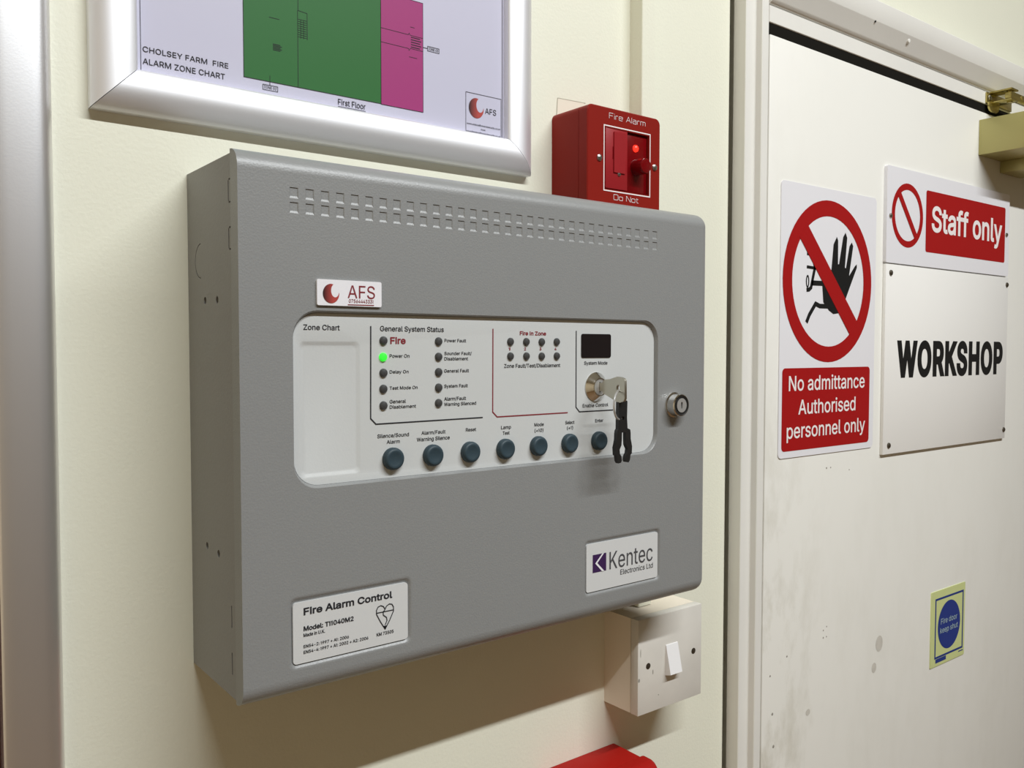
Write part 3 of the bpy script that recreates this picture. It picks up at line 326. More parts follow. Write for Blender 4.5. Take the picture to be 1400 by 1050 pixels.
pa = B(); pa.stroke([(0.2950, 0.3805), (0.2964, 0.4002), (0.3270, 0.4012)], 0.0005, -0.0004); pa.build('paint_edge', 'patchline', wall)
B().box(GX + .0005, DX0 + .02, 0.0450, 0.0590, ZF, .6).build('joint_shade_fill', 'dark', wall)  # near-black filler stands in for the shade deep in the open joint
tag(B().box(XL, XR, YF, 0.12, ZF - 0.1, ZF).build('floor', 'floor', org=(0, 0, 0)), kind='structure')
tag(B().box(XL, XR, YF, 0.12, ZC, ZC + 0.1).build('ceiling', 'ceiling', org=(0, 0, 0)), kind='structure')
tag(B().box(XL - 0.1, XL, YF, 0.12, ZF, ZC).build('wall_left', 'warm', org=(0, 0, 0)), kind='structure')
tag(B().box(XR, XR + 0.1, YF, 0.12, ZF, ZC).build('wall_right', 'room', org=(0, 0, 0)), kind='structure')
tag(B().box(XL, XR, YF - 0.1, YF, ZF, ZC).build('wall_front', 'room', org=(0, 0, 0)), kind='structure')

# door leaf
PY = -0.021
d = B().box(DX0 + .0012, DX1 - .002, PY + .044, PY, ZF + .006, 0.5014, 0.0012)
door = tag(d.build('door_1', 'door', org=(DX0, 0, ZF)), kind='structure')
mk = B()
for x, z, r in ((0.6562, 0.0704, .0012), (0.664, 0.0704, .0009), (0.655, -0.104, .0010), (0.655, -0.112, .0011), (0.661, -0.101, .0009), (0.661, -0.112, .0009),
                (0.5665, -0.172, .0016), (0.569, -0.206, .0018), (0.562, -0.132, .0012), (0.590, -0.118, .0012), (0.700, 0.065, .0008)):
    mk.lathe(x, z, PY, [(r, 0), (r*.8, .0002), (0, .0002)], 8)
mk.build('scuff_mark', 'mark', door)
mk = B()
mk.flat([circ(0.7685, -0.1420, .0075, 12, .0095)], PY - .0002); mk.flat([circ(0.758, -0.168, .005, 10, .006)], PY - .0002)
mk.flat([circ(0.6285, -0.186, .004, 10, .0035)], PY - .0002)
mk.build('adhesive_mark', 'glue', door)

# left jamb (runs past the head), head lining and moulded architrave
j = B()
jp = [(0.5207, 0.0), (0.5207, -0.0136), (0.5213, -0.0142), (0.5355, -0.0142), (0.5359, -0.0146), (0.5367, -0.0204), (0.5373, -0.0210), (0.5465, -0.0210), (0.5473, -0.0202), (0.5473, 0.044), (0.5300, 0.044), (0.5300, 0.0)]
j.prism([jp], ZF, 0.62, axis='z')
jamb = tag(j.build('trim_1', 'trim', org=(0.5207, 0, ZF)), kind='structure')
h = B()
hp = [(0.06, DTOP), (-0.0205, DTOP), (-0.0210, DTOP + .0005), (-0.0210, 0.5284), (0.02, 0.5284), (0.02, 0.55), (0.06, 0.55)]   # (y, z)
h.prism([hp], 0.5476, DX1 + .03, axis='x')
lin = tag(h.build('trim_2', 'trim', org=(0.5476, 0, DTOP)), kind='structure')
B().box(0.5478, DX1 - .001, .012, -.0198, .5018, DTOP - .0002).build('dark_gap_strip', 'dark', lin)  # black strip added to darken the gap above the door leaf
h = B()
hp = [(0.0, 0.5300), (-0.0212, 0.5300), (-0.0222, 0.5312), (-0.0240, 0.5322), (-0.0250, 0.5340), (-0.0335, 0.5480), (-0.0340, 0.5488), (-0.0340, 0.5700), (-0.0332, 0.5710), (0.0, 0.5710)]
h.prism([hp], 0.5476, DX1 + .07, axis='x')
head = tag(h.build('trim_3', 'trim', org=(0.5476, 0, 0.53)), kind='structure')
n = B(); n.lathe(0.7155, 0.5475, -0.0337, [(.0011, -.001), (.0011, .0003), (0, .0003)], 10); n.build('nail_hole', 'dark', head)
n = B(); n.lathe(0.7900, 0.5440, -0.0318, [(.0035, -.003), (.0026, .0001), (.002, .0003), (0, .0003)], 12); n.build('filler_plug', 'trim', head)
j = B(); j.prism([[(2*DX1 - 0.0 - (x - 0.5473) - DX1, y) for x, y in jp]], ZF, 0.5276, axis='z'); tag(j.build('trim_4', 'trim', org=(DX1, 0, ZF)), kind='structure')

# ceiling light above and behind the viewer
cl = thing('ceiling_light', 'long white fluorescent batten on the ceiling, out of view overhead', 'ceiling light', (LX, LY, LZ - Z0 + .03))
B().box(LX - .86, LX + .86, LY - .04, LY + .04, LZ - Z0 + .035, ZC).build('batten', 'tube', cl)
B().box(LX - .85, LX + .85, LY - .03, LY + .03, LZ - Z0 + .006, LZ - Z0 + .034, .006).build('diffuser', 'tube', cl)

# ================================================================== FIRE ALARM PANEL
W, H, D, F = 0.385, 0.304, -0.0858, -0.0828
R = 0.0105
pan = thing('fire_alarm_controller', 'large grey metal fire alarm control panel with a pale recessed keypad and grey buttons', 'fire alarm panel', (0, 0, 0))
YS = -0.0750                                       # seam between box and cover
# --- back box, its left side pierced by holes, slots and a knock-out line
bx = B()
zb0, zb1 = 0.0018, 0.3020
def yz(x): return lambda a, c: (x, a, c)
holes = [circ(y, z, .0022, 12) for y, z in ((-.0305, .2244), (-.0510, .2239), (-.0285, .0800), (-.0482, .0790))]
for z0, z1 in ((.2755, .2887), (.2501, .2628)):
    holes.append([(-.0716, z0), (-.0716, z1), (-.0742, z1), (-.0742, z1 - .0009), (-.0703, z1 - .0009), (-.0703, z0 + .0009), (-.0742, z0 + .0009), (-.0742, z0)])
for z0, z1 in ((.0410, .0535), (.0146, .0270)): holes.append(rect(-.0690, -.0676, z0, z1))
ko = arc(-.0240, .2480, .0104, 60, 240, 14); ki = arc(-.0240, .2480, .0099, 240, 60, 14)
# knock-out circle: a thin open groove round the side facing the wall
holes.append([(-.0240 + math.cos(math.radians(a))*.0106, .2480 + math.sin(math.radians(a))*.0103) for a in range(-88, 89, 16)] +
             [(-.0240 + math.cos(math.radians(a))*.0098, .2480 + math.sin(math.radians(a))*.0098) for a in range(88, -89, -16)])
vs = bx.poly([rect(YS + .0006, 0.0, zb0, zb1)] + holes, yz(0.0004))
for L in vs[1:]:
    Cc = [bx.V((0.0034, v.co.y, v.co.z)) for v in L]; bx.wall(L, Cc); bx.F(Cc)
o = vs[0]
o2 = [bx.V((W - .001, v.co.y, v.co.z)) for v in o]
bx.wall(o, o2); bx.F(o2)
box = bx.build('back_box', 'box', pan)

# --- hinged cover: flat front with openings, top / bottom / right edges bent back
cv = B()
REC = rrect(.0301, .3246, .1172, .2181, .0150, 8)
FAC = rrect(.0268, .1058, .0160, .0568, .0036, 4)
KEN = rrect(.2497, .3287, .0183, .0590, .0036, 4)
VX = [0.0317 + i*(0.3202 - 0.0317)/31 for i in range(32)]; VZ = (.28235, .27425)
vl = [rect(x - .0026, x + .0026, z - .0030, z + .0030) for z in VZ for x in VX]
e_ = .0005
FAC_, KEN_ = rrect(.0258, .1068, .0150, .0578, .0044, 4), rrect(.2487, .3297, .0173, .0600, .0044, 4)
vs = cv.poly([[(0, R + e_), (W - R - e_, R + e_), (W - R - e_, H - R - e_), (0, H - R - e_)], REC, FAC_, KEN_] + vl, lambda a, c: (a, D, c))
bs = [cv.V((x, D, z)) for x, z in ((0, R), (W - R, R), (W - R, H - R), (0, H - R))]
for i in range(3): cv.F([vs[0][i], vs[0][i+1], bs[i+1], bs[i]])
vs[0] = bs
for q, L in ((2, FAC), (3, KEN)):
    r2 = [cv.V((x, D, z)) for x, z in L]; cv.wall(vs[q], r2); vs[q] = r2
def inset(L, k0, k1, cx0, cx1, cz0, cz1, y, kt=None):
    """the far rim of a pressed recess: the outline moved inwards"""
    out = []
    for x, z in L:
        u = (x - (cx0 + cx1)/2)/((cx1 - cx0)/2); w = (z - (cz0 + cz1)/2)/((cz1 - cz0)/2)
        out.append((x - k0*max(-1, min(1, u)), z - (kt if (kt and w > 0) else k1)*max(-1, min(1, w))))
    return out
def pressed(loop, verts, k, depth, kt=None, floor=False):
    xs = [p[0] for p in loop]; zs = [p[1] for p in loop]
    mid = inset(loop, k*.35, k*.35, min(xs), max(xs), min(zs), max(zs), 0, kt*.35 if kt else None)
    inn = inset(loop, k, k, min(xs), max(xs), min(zs), max(zs), 0, kt)
    m1 = [cv.V((x, D + depth*.18, z)) for x, z in mid]; m2 = [cv.V((x, D + depth, z)) for x, z in inn]
    cv.wall(verts, m1); cv.wall(m1, m2)
    if floor: cv.F(m2)
    return inn
rin = pressed(REC, vs[1], .0014, .0034)
pressed(FAC, vs[2], .0020, .0019, .0028, True)
pressed(KEN, vs[3], .0020, .0019, .0028, True)
base = vs[0]                                        # bl, br, tr, tl
def ring(t):
    a = t*math.pi/2; s_, y = R*math.sin(a), D + R*(1 - math.cos(a)); P = []
    P.append((0, R - s_)); P += [(W - R + s_*math.sin(q), R - s_*math.cos(q)) for q in [i*math.pi/12 for i in range(7)]]
    P += [(W - R + s_*math.cos(q), H - R + s_*math.sin(q)) for q in [i*math.pi/12 for i in range(7)]]; P.append((0, H - R + s_))
    return [cv.V((x, y, z)) for x, z in P]
rings = [[base[0]] + [base[1]]*7 + [base[2]]*7 + [base[3]]] + [ring(i/8) for i in range(1, 9)]
last = [cv.V((v.co.x, YS, v.co.z)) for v in rings[-1]]
rings.append(last)
for A, C in zip(rings, rings[1:]):
    for i in range(len(A) - 1):
        q = []
        for v in (A[i], A[i+1], C[i+1], C[i]):
            if v not in q: q.append(v)
        if len(q) > 2: cv.F(q)
lp = [r[0] for r in rings] + [r[-1] for r in rings[::-1]]      # left side flange
flange = [(v.co.y, v.co.z) for v in lp]
cv.poly([flange], lambda a, c: (0.0, a, c))
cv.poly([[(v.co.x, v.co.z) for v in last]], lambda a, c: (a, YS, c))
bmesh.ops.remove_doubles(cv.bm, verts=cv.bm.verts, dist=1e-6)
cover = cv.build('door_cover', 'panel', pan, ang=0.5)
# 64 pressed vent slots
vb = B()
c0 = (VX[0], D, VZ[0])
L = rect(VX[0] - .0026, VX[0] + .0026, VZ[0] - .0030, VZ[0] + .0030)
A = [vb.V((x, D, z)) for x, z in L]
C = [vb.V((x + (-.0006 if x > VX[0] else .0006), D + .0005, z + (-.0001 if z > VZ[0] else .0013))) for x, z in L]
vb.wall(A, C); vb.F(C)
v0 = vb.build('vent_slot', 'panel', cover, org=c0, ang=.15)
for z in VZ:
    for x in VX:
        if (x, z) != (VX[0], VZ[0]): copy_part(v0, (x, D, z), cover)

# --- fascia membrane with the pressed zone chart pocket
fa = B()
PK = rrect(.0345, .0735, .1228, .2010, .0030, 5)
fs = fa.poly([REC and rin, PK], lambda a, c: (a, F, c))
xs = (.0345, .0735, .1228, .2010)
prev = fs[1]
for k, dd in ((.0008, .0002), (.0022, .0009), (.0030, .0011)):
    nx = [fa.V((x, F + dd, z)) for x, z in inset(PK, k, k, *xs, 0)]
    fa.wall(prev, nx); prev = nx
fa.F(prev)
fascia = fa.build('fascia', 'fascia', pan, ang=1.2)
YT = F - .0002
tx = B()
for t in (('Zone Chart', 0.0378, 0.0602, 0.2071, 0.00306), ('General System Status', 0.0865, 0.1318, 0.207, 0.00314), ('Power On', 0.0929, 0.1068, 0.1911, 0.00211), ('Delay On', 0.0929, 0.1061, 0.1816, 0.00196), ('Test Mode On', 0.0928, 0.1125, 0.1718, 0.00199), ('General', 0.0928, 0.1041, 0.1635, 0.00219), ('Disablement', 0.0928, 0.1113, 0.1603, 0.00205), ('Power Fault', 0.1323, 0.1488, 0.2007, 0.00207), ('Sounder Fault/', 0.1322, 0.1532, 0.1926, 0.00202), ('Disablement', 0.1322, 0.1503, 0.1892, 0.00209), ('General Fault', 0.132, 0.151, 0.1815, 0.00214), ('System Fault', 0.132, 0.1501, 0.1719, 0.00215), ('Alarm/Fault', 0.132, 0.1487, 0.1638, 0.00222), ('Warning Silenced', 0.132, 0.1566, 0.1604, 0.00215), ('Zone Fault/Test/Disablement', 0.1794, 0.2285, 0.1839, 0.00257), ('Silence/Sound', 0.0843, 0.1062, 0.143, 0.0023), ('Alarm', 0.0906, 0.0997, 0.1392, 0.00221), ('Alarm/Fault', 0.1151, 0.1329, 0.1432, 0.00225), ('Warning Silence', 0.1118, 0.1361, 0.1392, 0.00238), ('Reset', 0.1485, 0.1566, 0.1433, 0.00222), ('Lamp', 0.1769, 0.1852, 0.1432, 0.00234), ('Test', 0.1783, 0.184, 0.1394, 0.00229), ('Mode', 0.2054, 0.2137, 0.1435, 0.00236), ('(+10)', 0.2056, 0.2134, 0.1395, 0.00236), ('Select', 0.2334, 0.242, 0.1435, 0.00242), ('(+1)', 0.235, 0.2407, 0.1397, 0.00233), ('Enter', 0.2621, 0.2701, 0.1434, 0.00239), ('System Mode', 0.2511, 0.274, 0.1852, 0.00248), ('Enable Control', 0.2498, 0.275, 0.1547, 0.00249),): put(tx, YT, *t, 'grot', .045)
for L in (((0.0803, 0.2099), (0.0799, 0.155), (0.0834, 0.1515), (0.1619, 0.1518),), ((0.2434, 0.2094), (0.2434, 0.1552), (0.2467, 0.1518), (0.28, 0.1517),)): tx.stroke(L, .0008, YT)
tx.build('lettering', 'ink', fascia)
tx = B()
for i, t in enumerate((('Fire', 0.0934, 0.1041, 0.1994, 0.00415), ('Fire In Zone', 0.1926, 0.2156, 0.2057, 0.00272), ('1', 0.183, 0.1846, 0.1955, 0.00194), ('2', 0.1963, 0.198, 0.1955, 0.00197), ('3', 0.2098, 0.2115, 0.1955, 0.002), ('4', 0.2232, 0.225, 0.1955, 0.00203),)):
    put(tx, YT, *t, 'grot', .10)
    if i == 0: tag(tx.build('lettering', 'redink', fascia), 'dark red lettering'); tx = B()
tag(tx.build('lettering', 'redink', fascia), 'dark red lettering')
tx = B(); tx.stroke(((0.1702, 0.2097), (0.17, 0.155), (0.1736, 0.1516), (0.2356, 0.1517),), .0008, YT); tag(tx.build('zone_outline', 'redink', fascia), 'dark red outline')
# --- status lights
lb = B(); c0 = (LEDX0, F, LEDZ0) = (.0884, F, .1915)
lb.lathe(c0[0], c0[2], F, [(.0027, 0), (.0026, .0008), (.0020, .0016), (.0010, .0019), (0, .0020)], 16)
led_on = tag(lb.build('status_light', 'green', pan, org=c0), 'lit green status light')
led0 = None
for x, z in ((0.0885, 0.2013), (0.0884, 0.182), (0.0883, 0.1724), (0.0883, 0.1624), (0.1276, 0.2011), (0.1276, 0.1915), (0.1276, 0.1819), (0.1276, 0.1722), (0.1275, 0.1625), (0.1844, 0.2013), (0.1979, 0.2013), (0.2114, 0.2013), (0.2249, 0.2014), (0.1844, 0.1916), (0.198, 0.1916), (0.2114, 0.1915), (0.225, 0.1916),):
    c = (x + .0002, F, z)
    if led0 is None:
        lb = B(); lb.lathe(c[0], c[2], F, [(.0027, 0), (.0026, .0008), (.0020, .0016), (.0010, .0019), (0, .0020)], 16)
        led0 = lb.build('status_light', 'led', pan, org=c)
    else: copy_part(led0, c, pan)
# --- display window, seven rubber buttons
dw = B(); dw.prism([rrect(.2481, .2772, .1902, .2073, .0016, 4)], F, F - .0005); dw.build('display_window', 'display', pan)
bt0 = None
for i in range(7):
    c = (.0944 + .02843*i, F, .1300)
    if i == 0:
        bb = B(); bb.lathe(c[0], c[2], F, [(.0068, 0), (.0069, .0018), (.0066, .0032), (.0058, .0041), (.0050, .0043), (.0040, .0041), (.0022, .0037), (0, .0036)], 28)
        bt0 = bb.build('push_button', 'button', pan, org=c, ang=1.2)
    else: copy_part(bt0, c, pan)
# --- key switch
KX, KZ = .2626, .1692
ks = B(); ks.lathe(KX, KZ, F, [(.0106, 0), (.0106, .0006), (.0070, .0045), (.0066, .0049), (.0058, .0049), (.0055, .0044)], 32)
ksw = ks.build('key_switch', 'chrome', pan, ang=0.4)
k2 = B(); k2.prism([circ(KX, KZ, .0056, 24), rect(KX - .0007, KX + .0007, KZ - .0036, KZ + .0036)], F - .001, F - .0045); k2.build('key_barrel', 'satin', ksw)
k2 = B(); k2.prism([circ(KX, KZ, .0060, 20)], F - .0004, F - .0012); k2.build('slot_back', 'dark', ksw)
# --- cover lock at the right
LKX, LKZ = .3425, .1532
lk = B(); lk.lathe(LKX, LKZ, D, [(.0100, 0), (.0098, .0010), (.0089, .0014), (.0088, .0075), (.0084, .0082), (.0078, .0084)], 32)
lko = lk.build('cover_lock', 'chrome', pan, ang=0.4)
l2 = B(); l2.lathe(LKX, LKZ, D, [(.0079, .0084), (.0072, .0080), (.0056, .0079), (.0055, .0084)], 32); tag(l2.build('lock_collar', 'black', lko), 'black lock collar')
l2 = B(); l2.prism([circ(LKX, LKZ, .0055, 24), rrect(LKX - .0009, LKX + .0009, LKZ - .0026, LKZ + .0026, .0005, 2)], D - .002, D - .0085); l2.build('lock_barrel', 'satin', lko)
l2 = B(); l2.prism([circ(LKX, LKZ, .0058, 16)], D - .0012, D - .0024); l2.build('slot_back', 'dark', lko)
# --- rating plate, maker plate, installer sticker
pl = B(); pl.prism([rrect(.0290, .1035, .0184, .0534, .0020, 4)], D + .0019, D + .0006); plate = pl.build('rating_plate', 'plate', pan)
YP = D + .0004
tx = B()
for i, t in enumerate((('Fire Alarm Control', 0.0354, 0.0926, 0.0457, 0.00419), ('Model: T11040M2', 0.0353, 0.0666, 0.0366, 0.0028), ('Made in U.K.', 0.0352, 0.0484, 0.0333, 0.00201), ('EN54-2: 1997 + A1: 2006', 0.0352, 0.0635, 0.0269, 0.0018), ('EN54-4: 1997 + A1: 2002 + A2: 2006', 0.0352, 0.0762, 0.0236, 0.00186), ('KM 73505', 0.0818, 0.0934, 0.0241, 0.00199),)): put(tx, YP, *t, 'grot', .10 if i < 2 else .06)
hx, hz, hw = .0876, .0372, .0058                    # heart shaped certification mark
tx.stroke([(hx, .0275), (hx - hw*.55, .0325), (hx - hw, .0375), (hx - hw, .0400), (hx - hw*.82, .0418), (hx - hw*.5, .0423), (hx - hw*.18, .0414), (hx, .0396),
           (hx + hw*.18, .0414), (hx + hw*.5, .0423), (hx + hw*.82, .0418), (hx + hw, .0400), (hx + hw, .0375), (hx + hw*.55, .0325)], .0006, YP, True)
tx.stroke([(hx - hw, .0382), (hx + hw, .0382)], .0006, YP)
tx.stroke([(hx, .0396), (hx - .0013, .0380), (hx - .0012, .0362), (hx + .0010, .0344), (hx + .0013, .0325), (hx, .0300)], .0006, YP)
tx.poly([[(hx - .0013, .0296), (hx, .0272), (hx + .0013, .0296)]], lambda a, c: (a, YP, c))
tx.build('lettering', 'ink', plate)
pl = B(); pl.prism([rrect(.2520, .3263, .0207, .0558, .0018, 4)], D + .0019, D + .0006); mplate = pl.build('maker_plate', 'plate', pan)
tx = B()
for t in (('Kentec', 0.2749, 0.3207, 0.0345, 0.01287), ('Electronics Ltd', 0.2861, 0.321, 0.0288, 0.00385),): put(tx, YP, *t, 'grot', .0 if t[0] == 'Kentec' else .02)
tx.build('lettering', 'greyink', mplate)
tx = B(); tx.flat([rect(.2581, .2715, .0344, .0475)], YP); tx.build('emblem', 'purple', mplate)
tx = B(); tx.poly([[(.2674, .0475), (.2690, .0475), (.2624, .0411), (.2694, .0344), (.2672, .0344), (.2603, .0411)]], lambda a, c: (a, YP - .0002, c)); tag(tx.build('emblem_chevron', 'sign', mplate), 'white chevron')
pl = B(); pl.prism([rrect(.0443, .0853, .2210, .2357, .0010, 3)], D, D - .0014); stk = tag(pl.build('installer_sticker', 'sign', pan), 'white installer sticker')
YK = D - .0016
def crescent(b, cx, cz, r, y):
    """thick crescent open at the upper right with a small hook"""
    outer = [(cx + r*.92*math.cos(math.radians(a)), cz + r*math.sin(math.radians(a))) for a in range(88, 378, 10)]
    inner = [(cx + r*.46 + r*.46*math.cos(math.radians(a)), cz + r*.32 + r*.70*math.sin(math.radians(a))) for a in range(325, 105, -10)]
    b.poly([outer + inner], lambda a, c: (a, y, c))
tx = B(); crescent(tx, .0528, .2278, .0055, YK); tx.build('emblem', 'cres', stk)
tx = B()
for i, t in enumerate((('AFS', 0.0632, 0.0808, 0.2257, 0.00729), ('07564443331', 0.0639, 0.0797, 0.223, 0.00206),)): put(tx, YK, *t, 'grot', .0 if i == 0 else .03)
tx.stroke([(.0632, .2218), (.0802, .2219)], .0005, YK); tx.build('lettering', 'redink', stk)

# ================================================================== KEY in the switch
KY = F - .0045
key = thing('key', 'flat steel key with split ring and black plastic clip, in the panel keypad lock', 'key', (KX, KY, KZ))
kb = B()
bow = [(-.0905, .1660), (-.0932, .1642), (-.0990, .1620), (-.1045, .1597), (-.1085, .1590), (-.1120, .1600), (-.1132, .1620), (-.1130, .1745), (-.1122, .1757), (-.1095, .1768), (-.1060, .1772), (-.1030, .1765), (-.0985, .1752), (-.0935, .1748), (-.0905, .1725)]
kb.prism([bow, circ(-.1066, .1690, .0016, 14, .0026)], KX - .0011, KX + .0011, axis='x')
kb.box(KX - .0006, KX + .0006, -.0910, F - .0015, .1662, .1722)
kb.build('key_bow', 'steel', key)
rg = B(); a22 = math.radians(22)
rg.tube([(KX + .0008 + .0102*math.sin(t)*math.cos(a22), -.1066 + .0102*math.sin(t)*math.sin(a22), .1573 + .0102*math.cos(t)) for t in [2*math.pi*i/36 for i in range(36)]], .0008, 8, True)
rg.build('key_ring', 'satin', key)
fb = B(); dx = -.0002
clip = [(.2616, .1592), (.2622, .1600), (.2694, .1602), (.2700, .1596), (.2697, .1480), (.2703, .1405), (.2730, .1395), (.2734, .1370), (.2735, .1330), (.2749, .1275), (.2747, .1225), (.2735, .1215), (.2728, .1178),
        (.2715, .1162), (.2692, .1166), (.2684, .1180), (.2690, .1212), (.2703, .1228), (.2708, .1258), (.2690, .1288), (.2687, .1330), (.2686, .1378), (.2648, .1378), (.2647, .1330), (.2643, .1288), (.2626, .1258), (.2630, .1228),
        (.2643, .1212), (.2648, .1180), (.2640, .1166), (.2617, .1162), (.2605, .1178), (.2598, .1215), (.2586, .1225), (.2583, .1275), (.2598, .1330), (.2599, .1370), (.2604, .1395), (.2613, .1405)]
fb.prism([[(x + dx, z) for x, z in clip], circ(.2655, .1478, .0014, 12)], -.1048, -.1078)
fb.build('plastic_clip', 'black', key)

# ================================================================== ZONE CHART in a snap frame
def rails(prefix_parent, x0, x1, z0, z1, prof, m='alu'):
    """four mitred rails; prof = [(distance inwards, y)]"""
    cs = [(x0, z0, 1, 1), (x1, z0, -1, 1), (x1, z1, -1, -1), (x0, z1, 1, -1)]
    for i in range(4):
        a, c = cs[i], cs[(i+1) % 4]; r_ = B(); g = .00025
        ex, ez = (1, 0) if i == 0 else ((0, 1) if i == 1 else ((-1, 0) if i == 2 else (0, -1)))
        P = [r_.V((a[0] + a[2]*t + ex*g, y, a[1] + a[3]*t + ez*g)) for t, y in prof]
        Q = [r_.V((c[0] + c[2]*t - ex*g, y, c[1] + c[3]*t - ez*g)) for t, y in prof]
        r_.wall(P, Q); r_.F(P); r_.F(Q)
        r_.build('frame_rail', m, prefix_parent, ang=0.5)
def snap(w): return [(0, 0), (0, -.0055), (.0006, -.0064)] + [(w*(.10 + .9*i/9) - .0012, -.0064 - .0068*math.sin(math.pi*(.10 + .62*i/9))**.9 if i else -.0085) for i in range(10)] + [(w, -.0100), (w, -.0045), (w, 0)]
PRF = [(0, 0), (0, -.0058), (.0012, -.0078), (.0035, -.0098), (.0065, -.0116), (.0100, -.0128), (.0135, -.0132), (.0170, -.0129), (.0205, -.0119), (.0230, -.0108), (.0245, -.0096), (.0250, -.0085), (.0250, 0)]
CX0, CX1, CZ0, CZ1 = -.0540, .2640, .3322, .5740
ch = thing('zone_chart', 'silver snap frame with a lilac fire zone chart, green and pink blocks, above grey panel', 'framed chart', (CX0, 0, CZ0))
rails(ch, CX0, CX1, CZ0, CZ1, PRF)
B().box(CX0 + .004, CX1 - .004, -.0030, -.0004, CZ0 + .004, CZ1 - .004).build('backing', 'alu', ch)
YC = -.0042
sh = B().box(CX0 + .006, CX1 - .006, -.0041, -.0031, CZ0 + .006, CZ1 - .006).build('chart_sheet', 'paper', ch)
g = B(); g.flat([rect(.0349, .1319, .3663, .535)], YC - .0001); tag(g.build('zone_block', 'cgreen', sh), 'green zone block')
g = B(); g.flat([rect(.1319, .1660, .3660, .4429)], YC - .0001); tag(g.build('zone_block', 'cpink', sh), 'pink zone block')
tx = B()
for t in (('CHOLSEY FARM  FIRE', -0.0251, 0.0252, 0.3693, 0.00316), ('ALARM ZONE CHART', -0.0252, 0.023, 0.3622, 0.00337), ('First Floor', 0.0992, 0.1198, 0.3601, 0.00388),): put(tx, YC - .0002, *t, 'grot', .02)
tx.stroke([(.0992, .3590), (.1198, .3590)], .0003, YC - .0002)
for t in (('ZONE 02', .0478, .0562, .3617, .0016), ('ZONE 03', .1706, .1790, .4112, .0018)): put(tx, YC - .0002, *t, 'grot', .02)
for r_ in (rect(.0471, .0570, .3608, .3640), rect(.1699, .1797, .4104, .4137), rect(.0349, .1319, .3663, .540), rect(.1319, .1660, .3660, .4429), rect(.2032, .2359, .3545, .3875), rect(-.0262, .2370, .3540, .560)):
    tx.stroke(r_, .0003, YC - .0002, True)
for L in ([(.0518, .3702), (.0518, .3640)], [(.0709, .540), (.0712, .4155), (.0775, .4150), (.0775, .398)], [(.0709, .4155), (.0709, .3663)], [(.1319, .4183), (.1540, .4183), (.1545, .4195), (.1555, .4182), (.166, .4182)],
          [(.1319, .4087), (.1540, .4087), (.1545, .4075), (.1555, .4090), (.166, .4090)], [(.1660, .4120), (.1699, .4120)], [(.0516, .4068), (.0585, .4068)], [(.1555, .4240), (.1590, .4240)], [(.1545, .4030), (.1610, .4030)]):
    tx.stroke(L, .00035, YC - .0002)
for i in range(9): tx.stroke([(.0712, .4100 - i*.0014), (.0772, .4100 - i*.0014)], .0003, YC - .0002)
for i in range(5):
    tx.stroke([(.0540, .3905 - i*.0009), (.0590 + (i % 2)*.0010, .3905 - i*.0009)], .0005, YC - .0002)
    tx.stroke([(.1560, .4170 - i*.0017), (.1635 + (i % 2)*.0010, .4170 - i*.0017)], .0006, YC - .0002)
for x in (.0730, .0750): tx.stroke([(x, .410), (x, .398)], .0003, YC - .0002)
put(tx, YC - .0002, 'AFS', .2208, .2312, .3742, .0042, 'grot', 0.0)
put(tx, YC - .0002, 'www.ambradfiresandsecurity.co.uk', .2040, .2352, .3640, .0012, 'grot', .05)
put(tx, YC - .0002, 'Email:', .2170, .2212, .3612, .0011, 'grot', .05)
put(tx, YC - .0002, 'sales@ambradfiresandsecurity.co.uk', .2036, .2352, .3584, .0012, 'grot', .05)
tx.build('lettering', 'ink', sh)
tx = B(); crescent(tx, .2127, .3769, .0074, YC - .0002); tx.build('emblem', 'cres', sh)

# second snap frame, only its right rail in view
PX1 = -.0738
po = thing('poster_frame', 'tall silver snap frame left of the grey panel, mostly cut off', 'poster frame', (PX1 - .48, 0, -.30))
PRF2 = [(0, 0), (0, -.0068), (.0010, -.0082), (.0032, -.0100), (.0062, -.0111), (.0100, -.0115), (.0160, -.0116), (.0220, -.0114), (.0284, -.0106), (.0299, -.0096), (.0306, -.0080), (.0306, 0)]
rails(po, PX1 - .48, PX1, -.30, .60, PRF2, 'alu2')
B().box(PX1 - .474, PX1 - .006, -.0040, -.0004, -.294, .594).build('poster_sheet', 'poster', po)

# ================================================================== RED FIRE ALARM ISOLATOR
AY = -.0425
AX0, AX1, AZ0, AZ1 = .2906, .3722, .3056, .3862
al = thing('fire_alarm_isolator', 'small red fire alarm isolator box with glowing neon, above the grey panel', 'isolator switch', (AX0, 0, AZ0))
bxx = B(); bxx.prism([rrect(AX0, .379 - .0003, AZ0, AZ1, .0050, 5)], 0, AY + .0100)
bxx.prism([rrect(.379, .379 + .001, AZ0 + .01, AZ1 - .01, .0003, 2)], -.0160, AY + .02)
bxx = B(); bxx.prism([rrect(AX0, AX1, AZ0, AZ1, .0050, 5)], 0, AY + .0105); bxx.build('back_box', 'red', al)
fp = B()
WIN = rect(.3092, .3588, .3226, .3706)
lo = rrect(AX0, AX1, AZ0, AZ1, .0050, 5); li = rrect(AX0 + .0008, AX1 - .0008, AZ0 + .0008, AZ1 - .0008, .0044, 5)
A = fp.poly([li, WIN], lambda a, c: (a, AY, c))
O1 = [fp.V((x, AY + .0008, z)) for x, z in lo]; O2 = [fp.V((x, AY + .0101, z)) for x, z in lo]
fp.wall(A[0], O1); fp.wall(O1, O2); fp.F(O2)
I1 = [fp.V((x, AY + .004, z)) for x, z in WIN]; fp.wall(A[1], I1); fp.F(I1)
plate_o = fp.build('front_plate', 'red', al)
tx = B()
